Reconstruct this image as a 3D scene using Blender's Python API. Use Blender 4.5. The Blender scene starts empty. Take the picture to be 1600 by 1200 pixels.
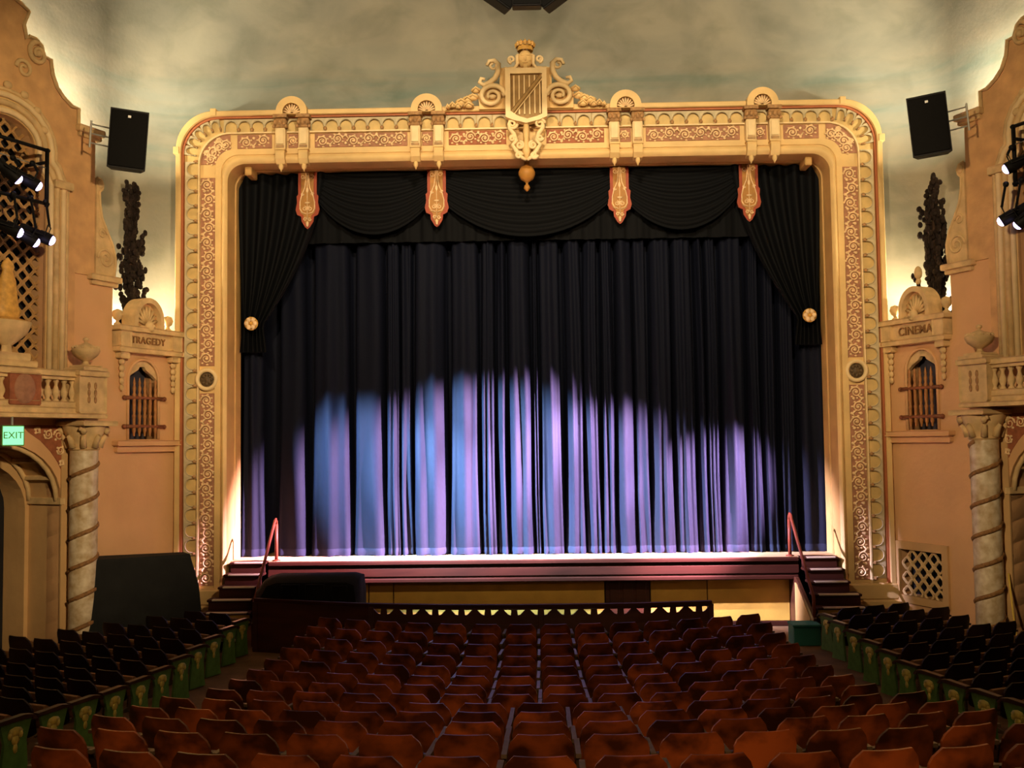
import bpy, bmesh, math, random
from mathutils import Vector, Matrix
from mathutils.geometry import tessellate_polygon
random.seed(7)
SC = bpy.context.scene
COL = SC.collection
PI = math.pi
EYE = 3.69

# ------------------------------------------------------------------ camera, world, lights, exposure
cam_d = bpy.data.cameras.new('camera'); cam_d.sensor_width = 36; cam_d.lens = 36.0
cam = bpy.data.objects.new('camera', cam_d); COL.objects.link(cam)
_d = Vector((35, -88, -1600)).normalized()
_u = Vector((-.0135, 1, 0)); _u = (_u - _d * _u.dot(_d)).normalized()
_r = _d.cross(_u)
_m = Matrix((_r, _d, _u)).to_4x4(); _m.translation = (.08, 0, EYE)
cam.matrix_world = _m
SC.camera = cam
w = bpy.data.worlds.new('world'); SC.world = w; w.use_nodes = True
w.node_tree.nodes['Background'].inputs[0].default_value = (1, .7, .4, 1)
w.node_tree.nodes['Background'].inputs[1].default_value = .012
SC.view_settings.view_transform = 'Standard'
SC.view_settings.look = 'None'
SC.view_settings.gamma = 1
SC.view_settings.use_curve_mapping = False
SC.view_settings.exposure = 0.0
WARM = (1, .72, .40)

def aim(o, loc, tgt):
    o.location = loc
    o.rotation_euler = (Vector(tgt) - Vector(loc)).to_track_quat('-Z', 'Y').to_euler()
def light(name, kind, loc, tgt, power, col, **kw):
    d = bpy.data.lights.new(name, kind); d.energy = power; d.color = col
    for k, v in kw.items(): setattr(d, k, v)
    o = bpy.data.objects.new(name, d); COL.objects.link(o); aim(o, loc, tgt)
    return o
for s in (-1, 1):
    light('house_spot_front', 'SPOT', (s*4.6, 5.5, 10.9), (s*2.6, 20.2, 7.2), 4300 if s < 0 else 4500, WARM, spot_size=math.radians(47), spot_blend=.6, shadow_soft_size=.22)
    light('house_spot_side', 'SPOT', (-s*3.0, 2.5, 8.4), (s*8.3, 17.0, 5.8), 6000 if s > 0 else 8000, WARM, spot_size=math.radians(38), spot_blend=.6, shadow_soft_size=.25)
light('house_spot_pit', 'SPOT', (2.2, 12, 14.0), (2.2, 20.4, .2), 1100, WARM, spot_size=math.radians(26), spot_blend=.5, shadow_soft_size=.1)
light('mural_fill', 'SPOT', (0, 6.5, 13.6), (0, 20.6, 12.3), 6000, (1, .80, .52), spot_size=math.radians(64), spot_blend=.7, shadow_soft_size=.5)  # added fill spot that lifts the upper mural, not a house fixture
light('seat_glint_fill', 'SPOT', (0, 9.5, 13.8), (0, 9.5, 0), 420, (1, .74, .5), spot_size=math.radians(75), spot_blend=.8, shadow_soft_size=.3)  # added overhead spot, only for glints along the seat tops
light('house_light_rear', 'SPOT', (0.3, -3.0, 7.2), (0, 5.6, 1.2), 2100, (1, .60, .30), spot_size=math.radians(50), spot_blend=1, shadow_soft_size=.5)

# ------------------------------------------------------------------ helpers
class MB:
    def __init__(s): s.v = []; s.f = []
    def add(s, vs, fs):
        b = len(s.v); s.v += [tuple(p) for p in vs]; s.f += [tuple(b + i for i in f) for f in fs]
    def box(s, x0, x1, y0, y1, z0, z1):
        s.add([(x0,y0,z0),(x1,y0,z0),(x1,y1,z0),(x0,y1,z0),(x0,y0,z1),(x1,y0,z1),(x1,y1,z1),(x0,y1,z1)],
              [(0,3,2,1),(4,5,6,7),(0,1,5,4),(1,2,6,5),(2,3,7,6),(3,0,4,7)])
        return s
    def bbox(s, x0, x1, y0, y1, z0, z1, b=.01):
        # box with chamfered vertical and horizontal front edges
        p = [(x0+b,z0),(x1-b,z0),(x1,z0+b),(x1,z1-b),(x1-b,z1),(x0+b,z1),(x0,z1-b),(x0,z0+b)]
        q = [(x0+2*b,z0+b),(x1-2*b,z0+b),(x1-b,z0+2*b),(x1-b,z1-2*b),(x1-2*b,z1-b),(x0+2*b,z1-b),(x0+b,z1-2*b),(x0+b,z0+2*b)]
        vs = [(x,y0,z) for x,z in q]+[(x,y0+b,z) for x,z in p]+[(x,y1,z) for x,z in p]
        fs = [tuple(range(8)), tuple(range(23,15,-1))]
        for r in (0,8):
            for i in range(8):
                j=(i+1)%8; fs.append((r+i,r+8+i,r+8+j,r+j))
        s.add(vs,fs); return s
    def prism(s, poly, y0, y1, holes=()):
        loops = [[Vector((x,z,0)) for x,z in l] for l in (poly,)+tuple(holes)]
        tris = tessellate_polygon(loops)
        flat = [p for l in loops for p in l]; n = len(flat)
        vs = [(p.x,y0,p.y) for p in flat]+[(p.x,y1,p.y) for p in flat]
        fs = [tuple(t) for t in tris]+[tuple(n+i for i in reversed(t)) for t in tris]
        b = 0
        for l in loops:
            m = len(l)
            for i in range(m):
                j=(i+1)%m; fs.append((b+i,b+j,n+b+j,n+b+i))
            b += m
        s.add(vs,fs); return s
    def prism_x(s, poly, x0, x1):
        n=len(poly); s.add([(x0,y,z) for y,z in poly]+[(x1,y,z) for y,z in poly],
            [tuple(range(n)),tuple(range(2*n-1,n-1,-1))]+[(i,(i+1)%n,n+(i+1)%n,n+i) for i in range(n)]); return s
    def prism_z(s, poly, z0, z1):
        n=len(poly); s.add([(x,y,z0) for x,y in poly]+[(x,y,z1) for x,y in poly],
            [tuple(range(n-1,-1,-1)),tuple(range(n,2*n))]+[(i,(i+1)%n,n+(i+1)%n,n+i) for i in range(n)]); return s
    def grid(s, rows, closed=False):
        m=len(rows[0]); n=len(rows)
        fs=[]
        for i in range(n-1):
            for j in range(m if closed else m-1):
                k=(j+1)%m; fs.append((i*m+j,i*m+k,(i+1)*m+k,(i+1)*m+j))
        s.add([p for r in rows for p in r],fs); return s
    def lathe(s, prof, c=(0,0,0), n=14, axis='z', a0=0, a1=2*PI, ell=1.0):
        full = abs(a1-a0-2*PI)<1e-6
        k = n if full else n+1
        rows=[]
        for r,h in prof:
            row=[]
            for i in range(k):
                t=a0+(a1-a0)*i/n
                x,y=r*math.cos(t),r*math.sin(t)*ell
                if axis=='z': p=(c[0]+x,c[1]+y,c[2]+h)
                elif axis=='y': p=(c[0]+x,c[1]+h,c[2]+y)
                else: p=(c[0]+h,c[1]+x,c[2]+y)
                row.append(p)
            rows.append(row)
        s.grid(rows,full)
        return s
    def ball(s, c, r, n=10, m=6):
        rx,ry,rz = r if hasattr(r,'__len__') else (r,r,r)
        rows=[]
        for i in range(m+1):
            a=-PI/2+PI*i/m
            rr=max(math.cos(a),1e-3)
            rows.append([(c[0]+rx*rr*math.cos(2*PI*j/n),c[1]+ry*rr*math.sin(2*PI*j/n),c[2]+rz*math.sin(a)) for j in range(n)])
        s.grid(rows,True); return s
    def tube(s, pts, r, n=5, closed=False):
        pts=[Vector(p) for p in pts]; k=len(pts); rows=[]
        for i,p in enumerate(pts):
            a=pts[(i-1)%k] if closed else pts[max(i-1,0)]
            b=pts[(i+1)%k] if closed else pts[min(i+1,k-1)]
            t=(b-a)
            t = t.normalized() if t.length>1e-9 else Vector((0,0,1))
            ref=Vector((0,1,0)) if abs(t.y)<.9 else Vector((1,0,0))
            u=t.cross(ref).normalized(); v=t.cross(u)
            rr=r[i] if hasattr(r,'__len__') else r
            rows.append([p+u*(rr*math.cos(2*PI*j/n))+v*(rr*math.sin(2*PI*j/n)) for j in range(n)])
        if closed: rows.append(rows[0])
        s.grid(rows,True)
        if not closed:
            b=len(s.v); s.f.append(tuple(range(b-n,b))); s.f.append(tuple(range(b-n*k+n-1,b-n*k-1,-1)))
        return s
    def spiral(s, cx, cz, y, r0, r1, a0, turns, tr, n=18, m=5, tr1=None, ex=1.0):
        pts=[];rs=[]
        for i in range(n+1):
            t=i/n; a=a0+turns*2*PI*t; r=r0+(r1-r0)*t
            pts.append((cx+r*math.cos(a)*ex,y,cz+r*math.sin(a))); rs.append(tr+((tr1 if tr1 else tr*.6)-tr)*t)
        s.tube(pts,rs,m); return s
    def build(s, name, mat, parent=None, smooth=False, off=(0,0,0), ys=1, mesh_only=False, recalc=True):
        me=bpy.data.meshes.new(name)
        me.from_pydata([(x-off[0],(y-off[1])*ys,z-off[2]) for x,y,z in s.v],[],s.f)
        if recalc:
            bm=bmesh.new(); bm.from_mesh(me); bmesh.ops.recalc_face_normals(bm,faces=bm.faces); bm.to_mesh(me); bm.free()
        if smooth:
            for p in me.polygons: p.use_smooth=True
            if smooth!=True: 
                try: me.set_sharp_from_angle(angle=math.radians(smooth))
                except Exception: pass
        me.materials.append(mat)
        if mesh_only: return me
        o=bpy.data.objects.new(name,me); COL.objects.link(o)
        if parent: o.parent=parent
        return o
def put(name, me, parent, loc=(0,0,0), rz=0, scale=None, rot=None):
    o=bpy.data.objects.new(name,me); COL.objects.link(o); o.parent=parent; o.location=loc
    o.rotation_euler = rot if rot else (0,0,rz)
    if scale: o.scale=scale
    return o
def tag(o, label, cat, group=None):
    o['label']=label; o['category']=cat
    if group: o['group']=group
    return o
def thing(name, label, cat, loc=(0,0,0), rz=0, group=None):
    o=bpy.data.objects.new(name,None); o.empty_display_size=.1; COL.objects.link(o); o.location=loc; o.rotation_euler=(0,0,rz)
    return tag(o,label,cat,group)
def struct(o): o['kind']='structure'; return o
def arc(cx,cz,r,a0,a1,n,rz=None):
    rz=rz or r
    return [(cx+r*math.cos(math.radians(a0+(a1-a0)*i/n)),cz+rz*math.sin(math.radians(a0+(a1-a0)*i/n))) for i in range(n+1)]
def lerp_tab(tab,x):
    if x<=tab[0][0]: return tab[0][1]
    for (a,b),(c,d) in zip(tab,tab[1:]):
        if x<=c: return b+(d-b)*(x-a)/(c-a)
    return tab[-1][1]

# materials -------------------------------------------------------
def mat(name, col, rough=.7, var=.18, scale=3.0, col2=None, bump=0, bscale=30, spec=.3, metal=0, coat=0, stretch=(1,1,1), rand=0, detail=5, contrast=None):
    m=bpy.data.materials.new(name); m.use_nodes=True; nt=m.node_tree; N=nt.nodes; L=nt.links
    b=N['Principled BSDF']
    b.inputs['Roughness'].default_value=rough; b.inputs['Metallic'].default_value=metal
    b.inputs['Specular IOR Level'].default_value=spec; b.inputs['Coat Weight'].default_value=coat
    tc=N.new('ShaderNodeTexCoord'); mp=N.new('ShaderNodeMapping'); L.new(tc.outputs['Object'],mp.inputs[0]); mp.inputs['Scale'].default_value=stretch
    nz=N.new('ShaderNodeTexNoise'); nz.inputs['Scale'].default_value=scale; nz.inputs['Detail'].default_value=detail; L.new(mp.outputs[0],nz.inputs['Vector'])
    cr=N.new('ShaderNodeValToRGB'); lo,hi=contrast or (.3,.7)
    cr.color_ramp.elements[0].position=lo; cr.color_ramp.elements[1].position=hi
    c2=col2 or tuple(min(1,c*(1+var)) for c in col)
    c1=col if col2 else tuple(c*(1-var) for c in col)
    cr.color_ramp.elements[0].color=(*c1,1); cr.color_ramp.elements[1].color=(*c2,1)
    L.new(nz.outputs['Fac'],cr.inputs[0])
    out=cr.outputs[0]
    if rand:
        oi=N.new('ShaderNodeObjectInfo'); mr=N.new('ShaderNodeMapRange'); mr.inputs[3].default_value=1-rand; mr.inputs[4].default_value=1+rand
        L.new(oi.outputs['Random'],mr.inputs[0])
        mx=N.new('ShaderNodeVectorMath'); mx.operation='SCALE'; L.new(out,mx.inputs[0]); L.new(mr.outputs[0],mx.inputs['Scale']); out=mx.outputs[0]
        ad=N.new('ShaderNodeVectorMath'); ad.operation='ADD'; L.new(tc.outputs['Object'],ad.inputs[0])
        cb=N.new('ShaderNodeVectorMath'); cb.operation='SCALE'; cb.inputs[0].default_value=(37,91,53); L.new(oi.outputs['Random'],cb.inputs['Scale'])
        L.new(cb.outputs[0],ad.inputs[1]); L.new(ad.outputs[0],mp.inputs[0])
    L.new(out,b.inputs['Base Color'])
    if bump:
        n2=N.new('ShaderNodeTexNoise'); n2.inputs['Scale'].default_value=bscale; n2.inputs['Detail'].default_value=4; L.new(mp.outputs[0],n2.inputs['Vector'])
        bp=N.new('ShaderNodeBump'); bp.inputs['Strength'].default_value=bump; bp.inputs['Distance'].default_value=.02
        L.new(n2.outputs['Fac'],bp.inputs['Height']); L.new(bp.outputs[0],b.inputs['Normal'])
    return m
def emit(name,col,s):
    m=bpy.data.materials.new(name); m.use_nodes=True; b=m.node_tree.nodes['Principled BSDF']
    b.inputs['Base Color'].default_value=(*col,1); b.inputs['Emission Color'].default_value=(*col,1); b.inputs['Emission Strength'].default_value=s
    return m
M={}
M['cream']=mat('gold_cream_plaster',(.66,.45,.19),.55,.12,2.2,bump=.12)
M['cream_l']=mat('pale_cream_plaster',(.74,.56,.30),.5,.10,4,bump=.1)
M['arcade']=mat('arcade_plaster',(.58,.41,.16),.6,.14,5,bump=.1)
M['spandrel']=mat('stone_grey_plaster',(.50,.42,.26),.7,.16,8)
M['purple']=mat('mauve_brown_panel',(.34,.165,.095),.75,.2,9)
M['redpanel']=mat('red_brown_panel',(.30,.10,.045),.7,.25,9)
M['relief']=mat('pale_gilt_relief',(.78,.55,.30),.45,.2,14)
M['redline']=mat('red_line_paint',(.40,.13,.05),.6,.1)
M['reveal']=mat('ochre_reveal',(.50,.30,.10),.6,.14,2)
M['brownstain']=mat('brown_capital',(.33,.18,.07),.6,.35,16,bump=.3)
M['wall']=mat('peach_stucco',(.64,.375,.175),.85,.07,1.2,bump=.35,bscale=9)
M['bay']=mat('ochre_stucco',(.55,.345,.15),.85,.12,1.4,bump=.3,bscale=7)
M['pylon']=mat('dimmed_stucco',(.58,.34,.145),.8,.18,3.0,bump=.4,bscale=9)  # wall stucco, its colour browned for the dimmer light on the crest
M['stone']=mat('buff_cast_stone',(.60,.42,.20),.7,.2,5,bump=.25)
M['marble']=mat('column_marble',(.42,.29,.14),.42,.3,7,col2=(.72,.62,.44),spec=.5)
M['colband']=mat('brown_spiral_band',(.26,.13,.045),.6,.35,25,bump=.6,bscale=60)
M['lattice']=mat('ochre_lattice',(.40,.23,.08),.7,.2,6)
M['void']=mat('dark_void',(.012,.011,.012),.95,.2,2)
M['glass']=mat('slate_window',(.055,.055,.075),.35,.15,2)
M['spindle']=mat('orange_turned_wood',(.36,.15,.04),.5,.25,12,spec=.4)
M['bar']=mat('dark_red_bar',(.20,.065,.025),.5,.2,6)
M['black']=mat('black_paint',(.0045,.0045,.0045),.6,.2,4,spec=.15)
M['blackcloth']=mat('black_cover_cloth',(.0085,.0088,.008),.85,.3,3,bump=.8,bscale=5)
M['grille']=mat('speaker_grille',(.0035,.0035,.0035),.8,.3,60,spec=.1)
M['badge']=mat('pale_badge',(.7,.7,.7),.4,.05)
M['steel']=mat('pale_steel',(.30,.30,.27),.45,.1,metal=.3)
M['mahog']=mat('mahogany_paint',(.040,.0095,.0045),.6,.2,3,stretch=(.4,1,3),spec=.15)
M['darkmahog']=mat('dark_mahogany',(.060,.018,.008),.4,.25,3,stretch=(.4,1,3),spec=.45)
M['yellow']=mat('yellow_painted_board',(.56,.33,.055),.65,.12,2.5,bump=.08)
M['stagefloor']=mat('stage_boards',(.55,.36,.18),.5,.15,2,stretch=(1,6,1))
M['redrail']=mat('red_painted_rail',(.17,.030,.012),.5,.1)
M['nosing']=mat('worn_white_nosing',(.62,.50,.36),.5,.1)
M['seat']=mat('mahogany_veneer',(.055,.013,.004),.28,.3,3.2,col2=(.31,.070,.013),spec=.5,stretch=(1,1,1.3),rand=.45,contrast=(.40,.62),bump=.05,bscale=12)  # red-orange patches paint reflections into the dark veneer
M['seatshade']=mat('shaded_seat_back',(.018,.007,.004),.42,.3,4,rand=.3,spec=.35)  # seat wood darkened in colour for the dim light over the side blocks
M['tanpad']=mat('tan_seat_pad',(.24,.12,.045),.8,.2,8,rand=.2)
M['iron']=mat('seat_iron',(.13,.09,.05),.35,.25,12,metal=.3)
M['arm']=mat('dark_arm',(.045,.020,.010),.35,.2,6,spec=.5)
M['green']=mat('green_end_panel',(.10,.22,.045),.5,.25,10)
M['gilt']=mat('worn_gilt',(.62,.52,.11),.4,.3,20,metal=.2)
M['teal']=mat('teal_paint',(.03,.19,.155),.6,.15)
M['floor']=mat('worn_carpet',(.16,.085,.035),.9,.3,2.5,bump=.3,bscale=20)
M['ceil']=mat('ceiling_plaster',(.30,.27,.2),.9,.1,1)
M['cypress']=mat('brown_cypress',(.015,.008,.005),.9,.4,12)
M['trunk']=mat('cypress_trunk',(.05,.028,.015),.9,.3,12)
M['pendbase']=mat('red_pendant_board',(.30,.045,.012),.55,.15,5)
M['pendgold']=mat('ochre_pendant_field',(.36,.165,.03),.55,.15,8)
M['olive']=mat('olive_stripe',(.28,.17,.055),.6,.2,8)
M['crown']=mat('gilt_crown',(.60,.33,.07),.5,.25,12)
M['yrope']=mat('yellow_rope',(.65,.45,.08),.7,.1)
M['medal']=mat('dark_bronze_relief',(.10,.065,.03),.6,.4,25,bump=.6)

def velvet(name,col,sheen):
    m=mat(name,col,.75,.12,30,spec=.12,stretch=(1,1,.3))
    b=m.node_tree.nodes['Principled BSDF']; b.inputs['Sheen Weight'].default_value=sheen; b.inputs['Sheen Roughness'].default_value=.35
    b.inputs['Sheen Tint'].default_value=(.5,.55,1,1)
    return m
M['velvet']=velvet('navy_velvet',(.0030,.0044,.0125),.0)
M['velvetdark']=velvet('black_navy_velvet',(.0013,.0017,.0027),.0)
M['hem']=velvet('hem_fringe',(.0085,.0105,.024),.01)

def mural():
    m=bpy.data.materials.new('sky_mural'); m.use_nodes=True; nt=m.node_tree; N=nt.nodes; L=nt.links; b=N['Principled BSDF']
    b.inputs['Roughness'].default_value=.9; b.inputs['Specular IOR Level'].default_value=.1
    tc=N.new('ShaderNodeTexCoord')
    def noise(sc,st,det,dist=0):
        mp=N.new('ShaderNodeMapping'); mp.inputs['Scale'].default_value=st; L.new(tc.outputs['Object'],mp.inputs[0])
        n=N.new('ShaderNodeTexNoise'); n.inputs['Scale'].default_value=sc; n.inputs['Detail'].default_value=det; n.inputs['Distortion'].default_value=dist
        L.new(mp.outputs[0],n.inputs['Vector']); return n.outputs['Fac']
    def ramp(src,a,b_,ca,cb):
        r=N.new('ShaderNodeValToRGB'); r.color_ramp.elements[0].position=a; r.color_ramp.elements[1].position=b_
        r.color_ramp.elements[0].color=(*ca,1); r.color_ramp.elements[1].color=(*cb,1); L.new(src,r.inputs[0]); return r.outputs[0]
    def mix(f,a,b_,mode='MIX'):
        x=N.new('ShaderNodeMix'); x.data_type='RGBA'; x.blend_type=mode
        if isinstance(f,float): x.inputs[0].default_value=f
        else: L.new(f,x.inputs[0])
        L.new(a,x.inputs[6]); L.new(b_,x.inputs[7]); return x.outputs[2]
    base=ramp(noise(.55,(1,1,1.4),5,.6),.35,.65,(.21,.205,.165),(.30,.28,.215))
    teal=ramp(noise(1.1,(.28,.28,1.6),6,.8),.45,.6,(.22,.25,.22),(.10,.175,.165))
    sx=N.new('ShaderNodeSeparateXYZ'); L.new(tc.outputs['Object'],sx.inputs[0])
    band=N.new('ShaderNodeValToRGB'); e=band.color_ramp.elements
    mr=N.new('ShaderNodeMapRange'); mr.inputs[1].default_value=8.4; mr.inputs[2].default_value=12.2; L.new(sx.outputs['Z'],mr.inputs[0])
    e[0].position=0; e[0].color=(0,0,0,1); e[1].position=1; e[1].color=(0,0,0,1)
    for p,v in ((.3,.5),(.52,.85),(.68,.5),(.8,.15)):
        k=e.new(p); k.color=(v,v,v,1)
    L.new(mr.outputs[0],band.inputs[0])
    mk=N.new('ShaderNodeMath'); mk.operation='MULTIPLY'; L.new(band.outputs[0],mk.inputs[0])
    r2=ramp(noise(.9,(.3,.3,2.2),5,.4),.38,.62,(0,0,0),(1,1,1)); L.new(r2,mk.inputs[1])
    c=mix(mk.outputs[0],base,teal)
    stain=ramp(noise(1.1,(1,1,1.3),7,.5),.48,.78,(1,1,1),(.70,.73,.70)); c=mix(1.0,c,stain,'MULTIPLY')
    L.new(c,b.inputs['Base Color'])
    n2=noise(14,(1,1,1),5); bp=N.new('ShaderNodeBump'); bp.inputs['Strength'].default_value=.12; bp.inputs['Distance'].default_value=.02
    L.new(n2,bp.inputs['Height']); L.new(bp.outputs[0],b.inputs['Normal'])
    return m
M['mural']=mural()

# side wall frame: a = distance along the splayed wall from the proscenium, n = out into the room
DX,DY=.39875,.91706
def bay(s,a,n,z): return Vector((s*(7+DX*a)-s*DY*n, 20.2-DY*a-DX*n, z))
def rzs(s): return math.atan2(-DY, s*DX)
def bthing(name,label,cat,s,a,n,z,group=None):
    t=thing(name,label,cat,bay(s,a,n,z),rzs(s),group); t['_s']=s
    return t
SIDE={-1:'left',1:'right'}

# ------------------------------------------------------------------ floor, back wall, ceiling
FTAB=[(-9,2.9),(0,1.85),(4.35,1.30),(5.15,1.19),(5.95,1.07),(6.75,.954),(7.75,.806),(8.7,.64),(9.5,.51),(10.3,.386),(11.1,.275),(11.9,.18),(12.7,.1),(13.5,.04),(14.3,0),(40,0)]
def fz(y): return lerp_tab(FTAB,y)
f=MB(); ys_=[-6,0,2,4.35,5.15,5.95,6.75,7.75,8.7,9.5,10.3,11.1,11.9,12.7,13.5,14.3,17,20,23.5]
f.grid([[(x,y,fz(y)) for x in (-14,-9,-5,-2,2,5,9,14)] for y in ys_])
struct(f.build('floor',M['floor']))
wb=MB(); prof=[]
p0=Vector((7.0+DY*.95,20.2+DX*.95))
pts=[]
for s in (-1,1):
    half=[]
    far=p0+Vector((DX,-DY))*18
    half.append((far.x,far.y)); st=p0+Vector((DX,-DY))*1.0; half.append((st.x,st.y))
    end=Vector((p0.x-1.3,20.6))
    q=[st,Vector((p0.x,20.62)),end]
    for i in range(1,9):
        t=i/8; p=q[0]*(1-t)**2+q[1]*2*t*(1-t)+q[2]*t*t; half.append((p.x,p.y))
    half=[(s*x,y) for x,y in half]
    pts += half if s<0 else half[::-1]
# leave the proscenium opening free: the back wall is built as side parts and an upper part
left=[p for p in pts if p[0]<-6.2]; right=[p for p in pts if p[0]>6.2]
left.append((-6.3,20.6)); right.insert(0,(6.3,20.6))
zs=[4.3,6,8,9.9,11.5,13,14.5]
wb.grid([[(x,y,z) for x,y in left] for z in zs])
wb.grid([[(x,y,z) for x,y in right] for z in zs])
wb.grid([[(x,20.6,z) for x in (-6.3,-3,0,3,6.3)] for z in (9.9,11.5,13,14.5)])
struct(wb.build('wall_back',M['mural'],smooth=True,recalc=False))
c=MB(); c.box(-16,16,-8,24,14.5,14.7); struct(c.build('ceiling',M['ceil']))
c=MB(); c.box(-8,8,23.2,23.3,0,11)
struct(c.build('wall_stage',M['void']))

# ------------------------------------------------------------------ side walls with bay
BC=4.05
def mirror(pts): return [(2*BC-a,z) for a,z in reversed(pts)]
def crest_outline():
    h=[(2.55,9.36),(2.55,9.71),(2.70,9.72),(2.88,9.82),(3.02,9.95),(3.12,10.15),(3.16,10.40),(3.30,10.41),(3.36,10.58),(3.48,10.66),(3.60,10.66),(3.66,10.60),(3.72,10.82),(3.62,11.08),(3.78,11.16),(3.9,11.2)]
    return h+mirror(h)
def lattice_outline():
    h=[(3.22,5.0),(3.22,8.18),(3.30,8.30),(3.42,8.42),(3.47,8.6),(3.47,8.75)]
    top=[(BC-.58*math.cos(t),8.75+.42*math.sin(t)) for t in [PI/2*i/6 for i in range(1,6)]]
    h=h+top
    return h+[(BC,9.17)]+mirror(h)
def low_arch(r,rise,z0,sp):
    n=16
    return [(BC-r,z0)]+[(BC-r*math.cos(PI*i/n),sp+rise*math.sin(PI*i/n)) for i in range(n+1)]+[(BC+r,z0)]
def build_side(s):
    ys=1 if s<0 else -1
    out=[(0.0,0),(0.0,5.5),(1.70,5.5),(1.70,6.72),(2.14,6.72),(2.14,9.30),(2.55,9.30)]+crest_outline()+[(2*BC-2.55,9.30),(2*BC-2.14,9.30),(2*BC-2.14,6.72),(12.0,6.72),(12.0,0)]
    win=[(.54,3.80)]+[(.93-.39*math.cos(PI*i/12),4.93+.39*math.sin(PI*i/12)) for i in range(13)]+[(1.32,3.80)]
    holes=[win,lattice_outline(),low_arch(1.24,.98,.02,2.77)]
    if s>0: holes.append([(.22,.66),(1.30,.66),(1.30,1.53),(.22,1.53)])
    w=MB(); w.prism(out,0,-.33,holes)
    W=w.build('wall_'+SIDE[s],M['wall'],ys=ys); struct(W)
    W.location=bay(s,0,0,0); W.rotation_euler=(0,0,rzs(s))
    def part(mb,name,m,smooth=False,par=W): return mb.build(name,m,par,smooth,ys=ys)
    # pylon facing, browned for the crest's dimmer light, standing a little proud
    p=MB(); q=[(2.17,6.75),(2.17,9.28),(2.55,9.28)]+[(a+(.05 if a<BC else -.05),z-.05) for a,z in crest_outline()]+[(2*BC-2.55,9.28),(2*BC-2.17,9.28),(2*BC-2.17,6.75),(2*BC-2.6,6.75),(2*BC-2.6,5.02),(2.6,5.02),(2.6,6.75)]
    p.prism(q,.035,-.02,[lattice_outline()]); part(p,'pylon_facing',M['pylon'])
    e=MB(); o=crest_outline(); e.tube([(a,.03,z) for a,z in o],.035,6); part(e,'crest_edging',M['stone'])
    # scroll at the crest, paired volutes
    for sg in (-1,1):
        v=MB(); v.spiral(BC+sg*.60,10.40,.06,.20,.05,PI/2,sg*1.4,.05,22,6); v.ball((BC+sg*.60,.07,10.40),.06); part(v,'crest_volute',M['stone'],True)
        v=MB(); v.spiral(BC+sg*.33,10.05,.05,.16,.04,0,-sg*1.4,.04,20,6); part(v,'crest_volute',M['stone'],True)
    v=MB()
    for k in range(7):
        t=PI*(k+.5)/7; v.ball((BC-.75*math.cos(t),.07,8.95+.72*math.sin(t)),(.085,.05,.07),8,5)
    part(v,'arch_garland',M['stone'],True)
    # cap ledge and mouldings
    for sg in (0,1):
        a0,a1=(2.03,2.62) if not sg else (2*BC-2.62,2*BC-2.03)
        l=MB(); l.bbox(a0,a1,.12,-.36,9.30,9.42,.02); l.bbox(a0+.04,a1-.04,.07,-.34,9.22,9.30,.02); part(l,'pylon_cap',M['stone'])
    l=MB(); l.bbox(1.58,2.30,.10,-.36,6.68,6.79,.02); l.bbox(1.63,2.25,.05,-.34,6.60,6.68,.02); part(l,'console_ledge',M['stone'])
    # console volute standing on the ledge beside the pylon
    cpoly=[(2.14,6.79),(1.72,6.79),(1.69,7.0),(1.69,7.15),(1.76,7.38),(1.90,7.62),(2.02,7.85),(2.07,8.1),(2.08,8.3),(2.02,8.36),(2.00,8.45),(2.05,8.54),(2.14,8.56)]
    cv=MB(); cv.prism(cpoly,.05,-.22); CV=part(cv,'console_scroll',M['stone'])
    cr=MB(); cr.tube([(a,.06,z) for a,z in cpoly[1:]],.022,6)
    cr.spiral(1.92,7.1,.06,.19,.03,0,1.8,.026,26,6); cr.spiral(2.0,7.55,.06,.10,.03,PI,-1.3,.02,16,5); cr.ball((2.06,.06,8.45),(.07,.04,.08)); cr.build('scroll_relief',M['stone'],CV,True,ys=ys)
    # moulded frame around the lattice window
    lo=lattice_outline()
    def offs(pts,d):
        r=[]
        for i,(a,z) in enumerate(pts):
            p=Vector(pts[max(i-1,0)]); q2=Vector(pts[min(i+1,len(pts)-1)]); t=(q2-p).normalized()
            r.append((a-t.y*d if True else 0, z+t.x*d))
        return r
    for d,y,rr,nm,m in ((.06,.07,.05,'window_moulding','cream_l'),(.20,.05,.055,'window_moulding','stone'),(.33,.06,.05,'window_moulding','cream_l'),(.43,.04,.035,'window_moulding','stone')):
        k=MB(); k.tube([(a,y,z) for a,z in offs(lo,d)],rr,8); part(k,nm,M[m],True)
    k=MB(); oo=offs(lo,.40); k.grid([[(a,.045,z) for a,z in lo],[(a,.045,z) for a,z in oo]]); part(k,'window_surround',M['cream'])
    for sg in (-1,1):
        k=MB(); k.bbox(BC+sg*1.12-.2,BC+sg*1.12+.2,.12,0,8.16,8.30,.02); part(k,'frame_capital',M['stone'])
    # lattice screen of quatrefoil rings set back in the opening
    k=MB(); ca=.255; 
    def inside(a,z):
        if z<8.15: return abs(a-BC)<.82
        if z<8.75: return abs(a-BC)<.60
        return ((a-BC)/.58)**2+((z-8.75)/.42)**2<1
    for i in range(-4,5):
        for j in range(0,28):
            for o2 in (0,1):
                a=BC+(i+.5*o2)*ca; z=5.05+(j+.5*o2)*ca
                if inside(a,z):
                    r=ca*.37
                    k.tube([(a+r*math.cos(t)*(1+.10*math.cos(4*t)),-.14,z+r*math.sin(t)*(1+.10*math.cos(4*t))) for t in [2*PI*q/16 for q in range(16)]],.026,5,True)
    part(k,'lattice',M['lattice'])
    k=MB(); k.box(3.15,2*BC-3.15,-.30,-.32,4.9,9.25); part(k,'lattice_backing',M['void'])
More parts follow.
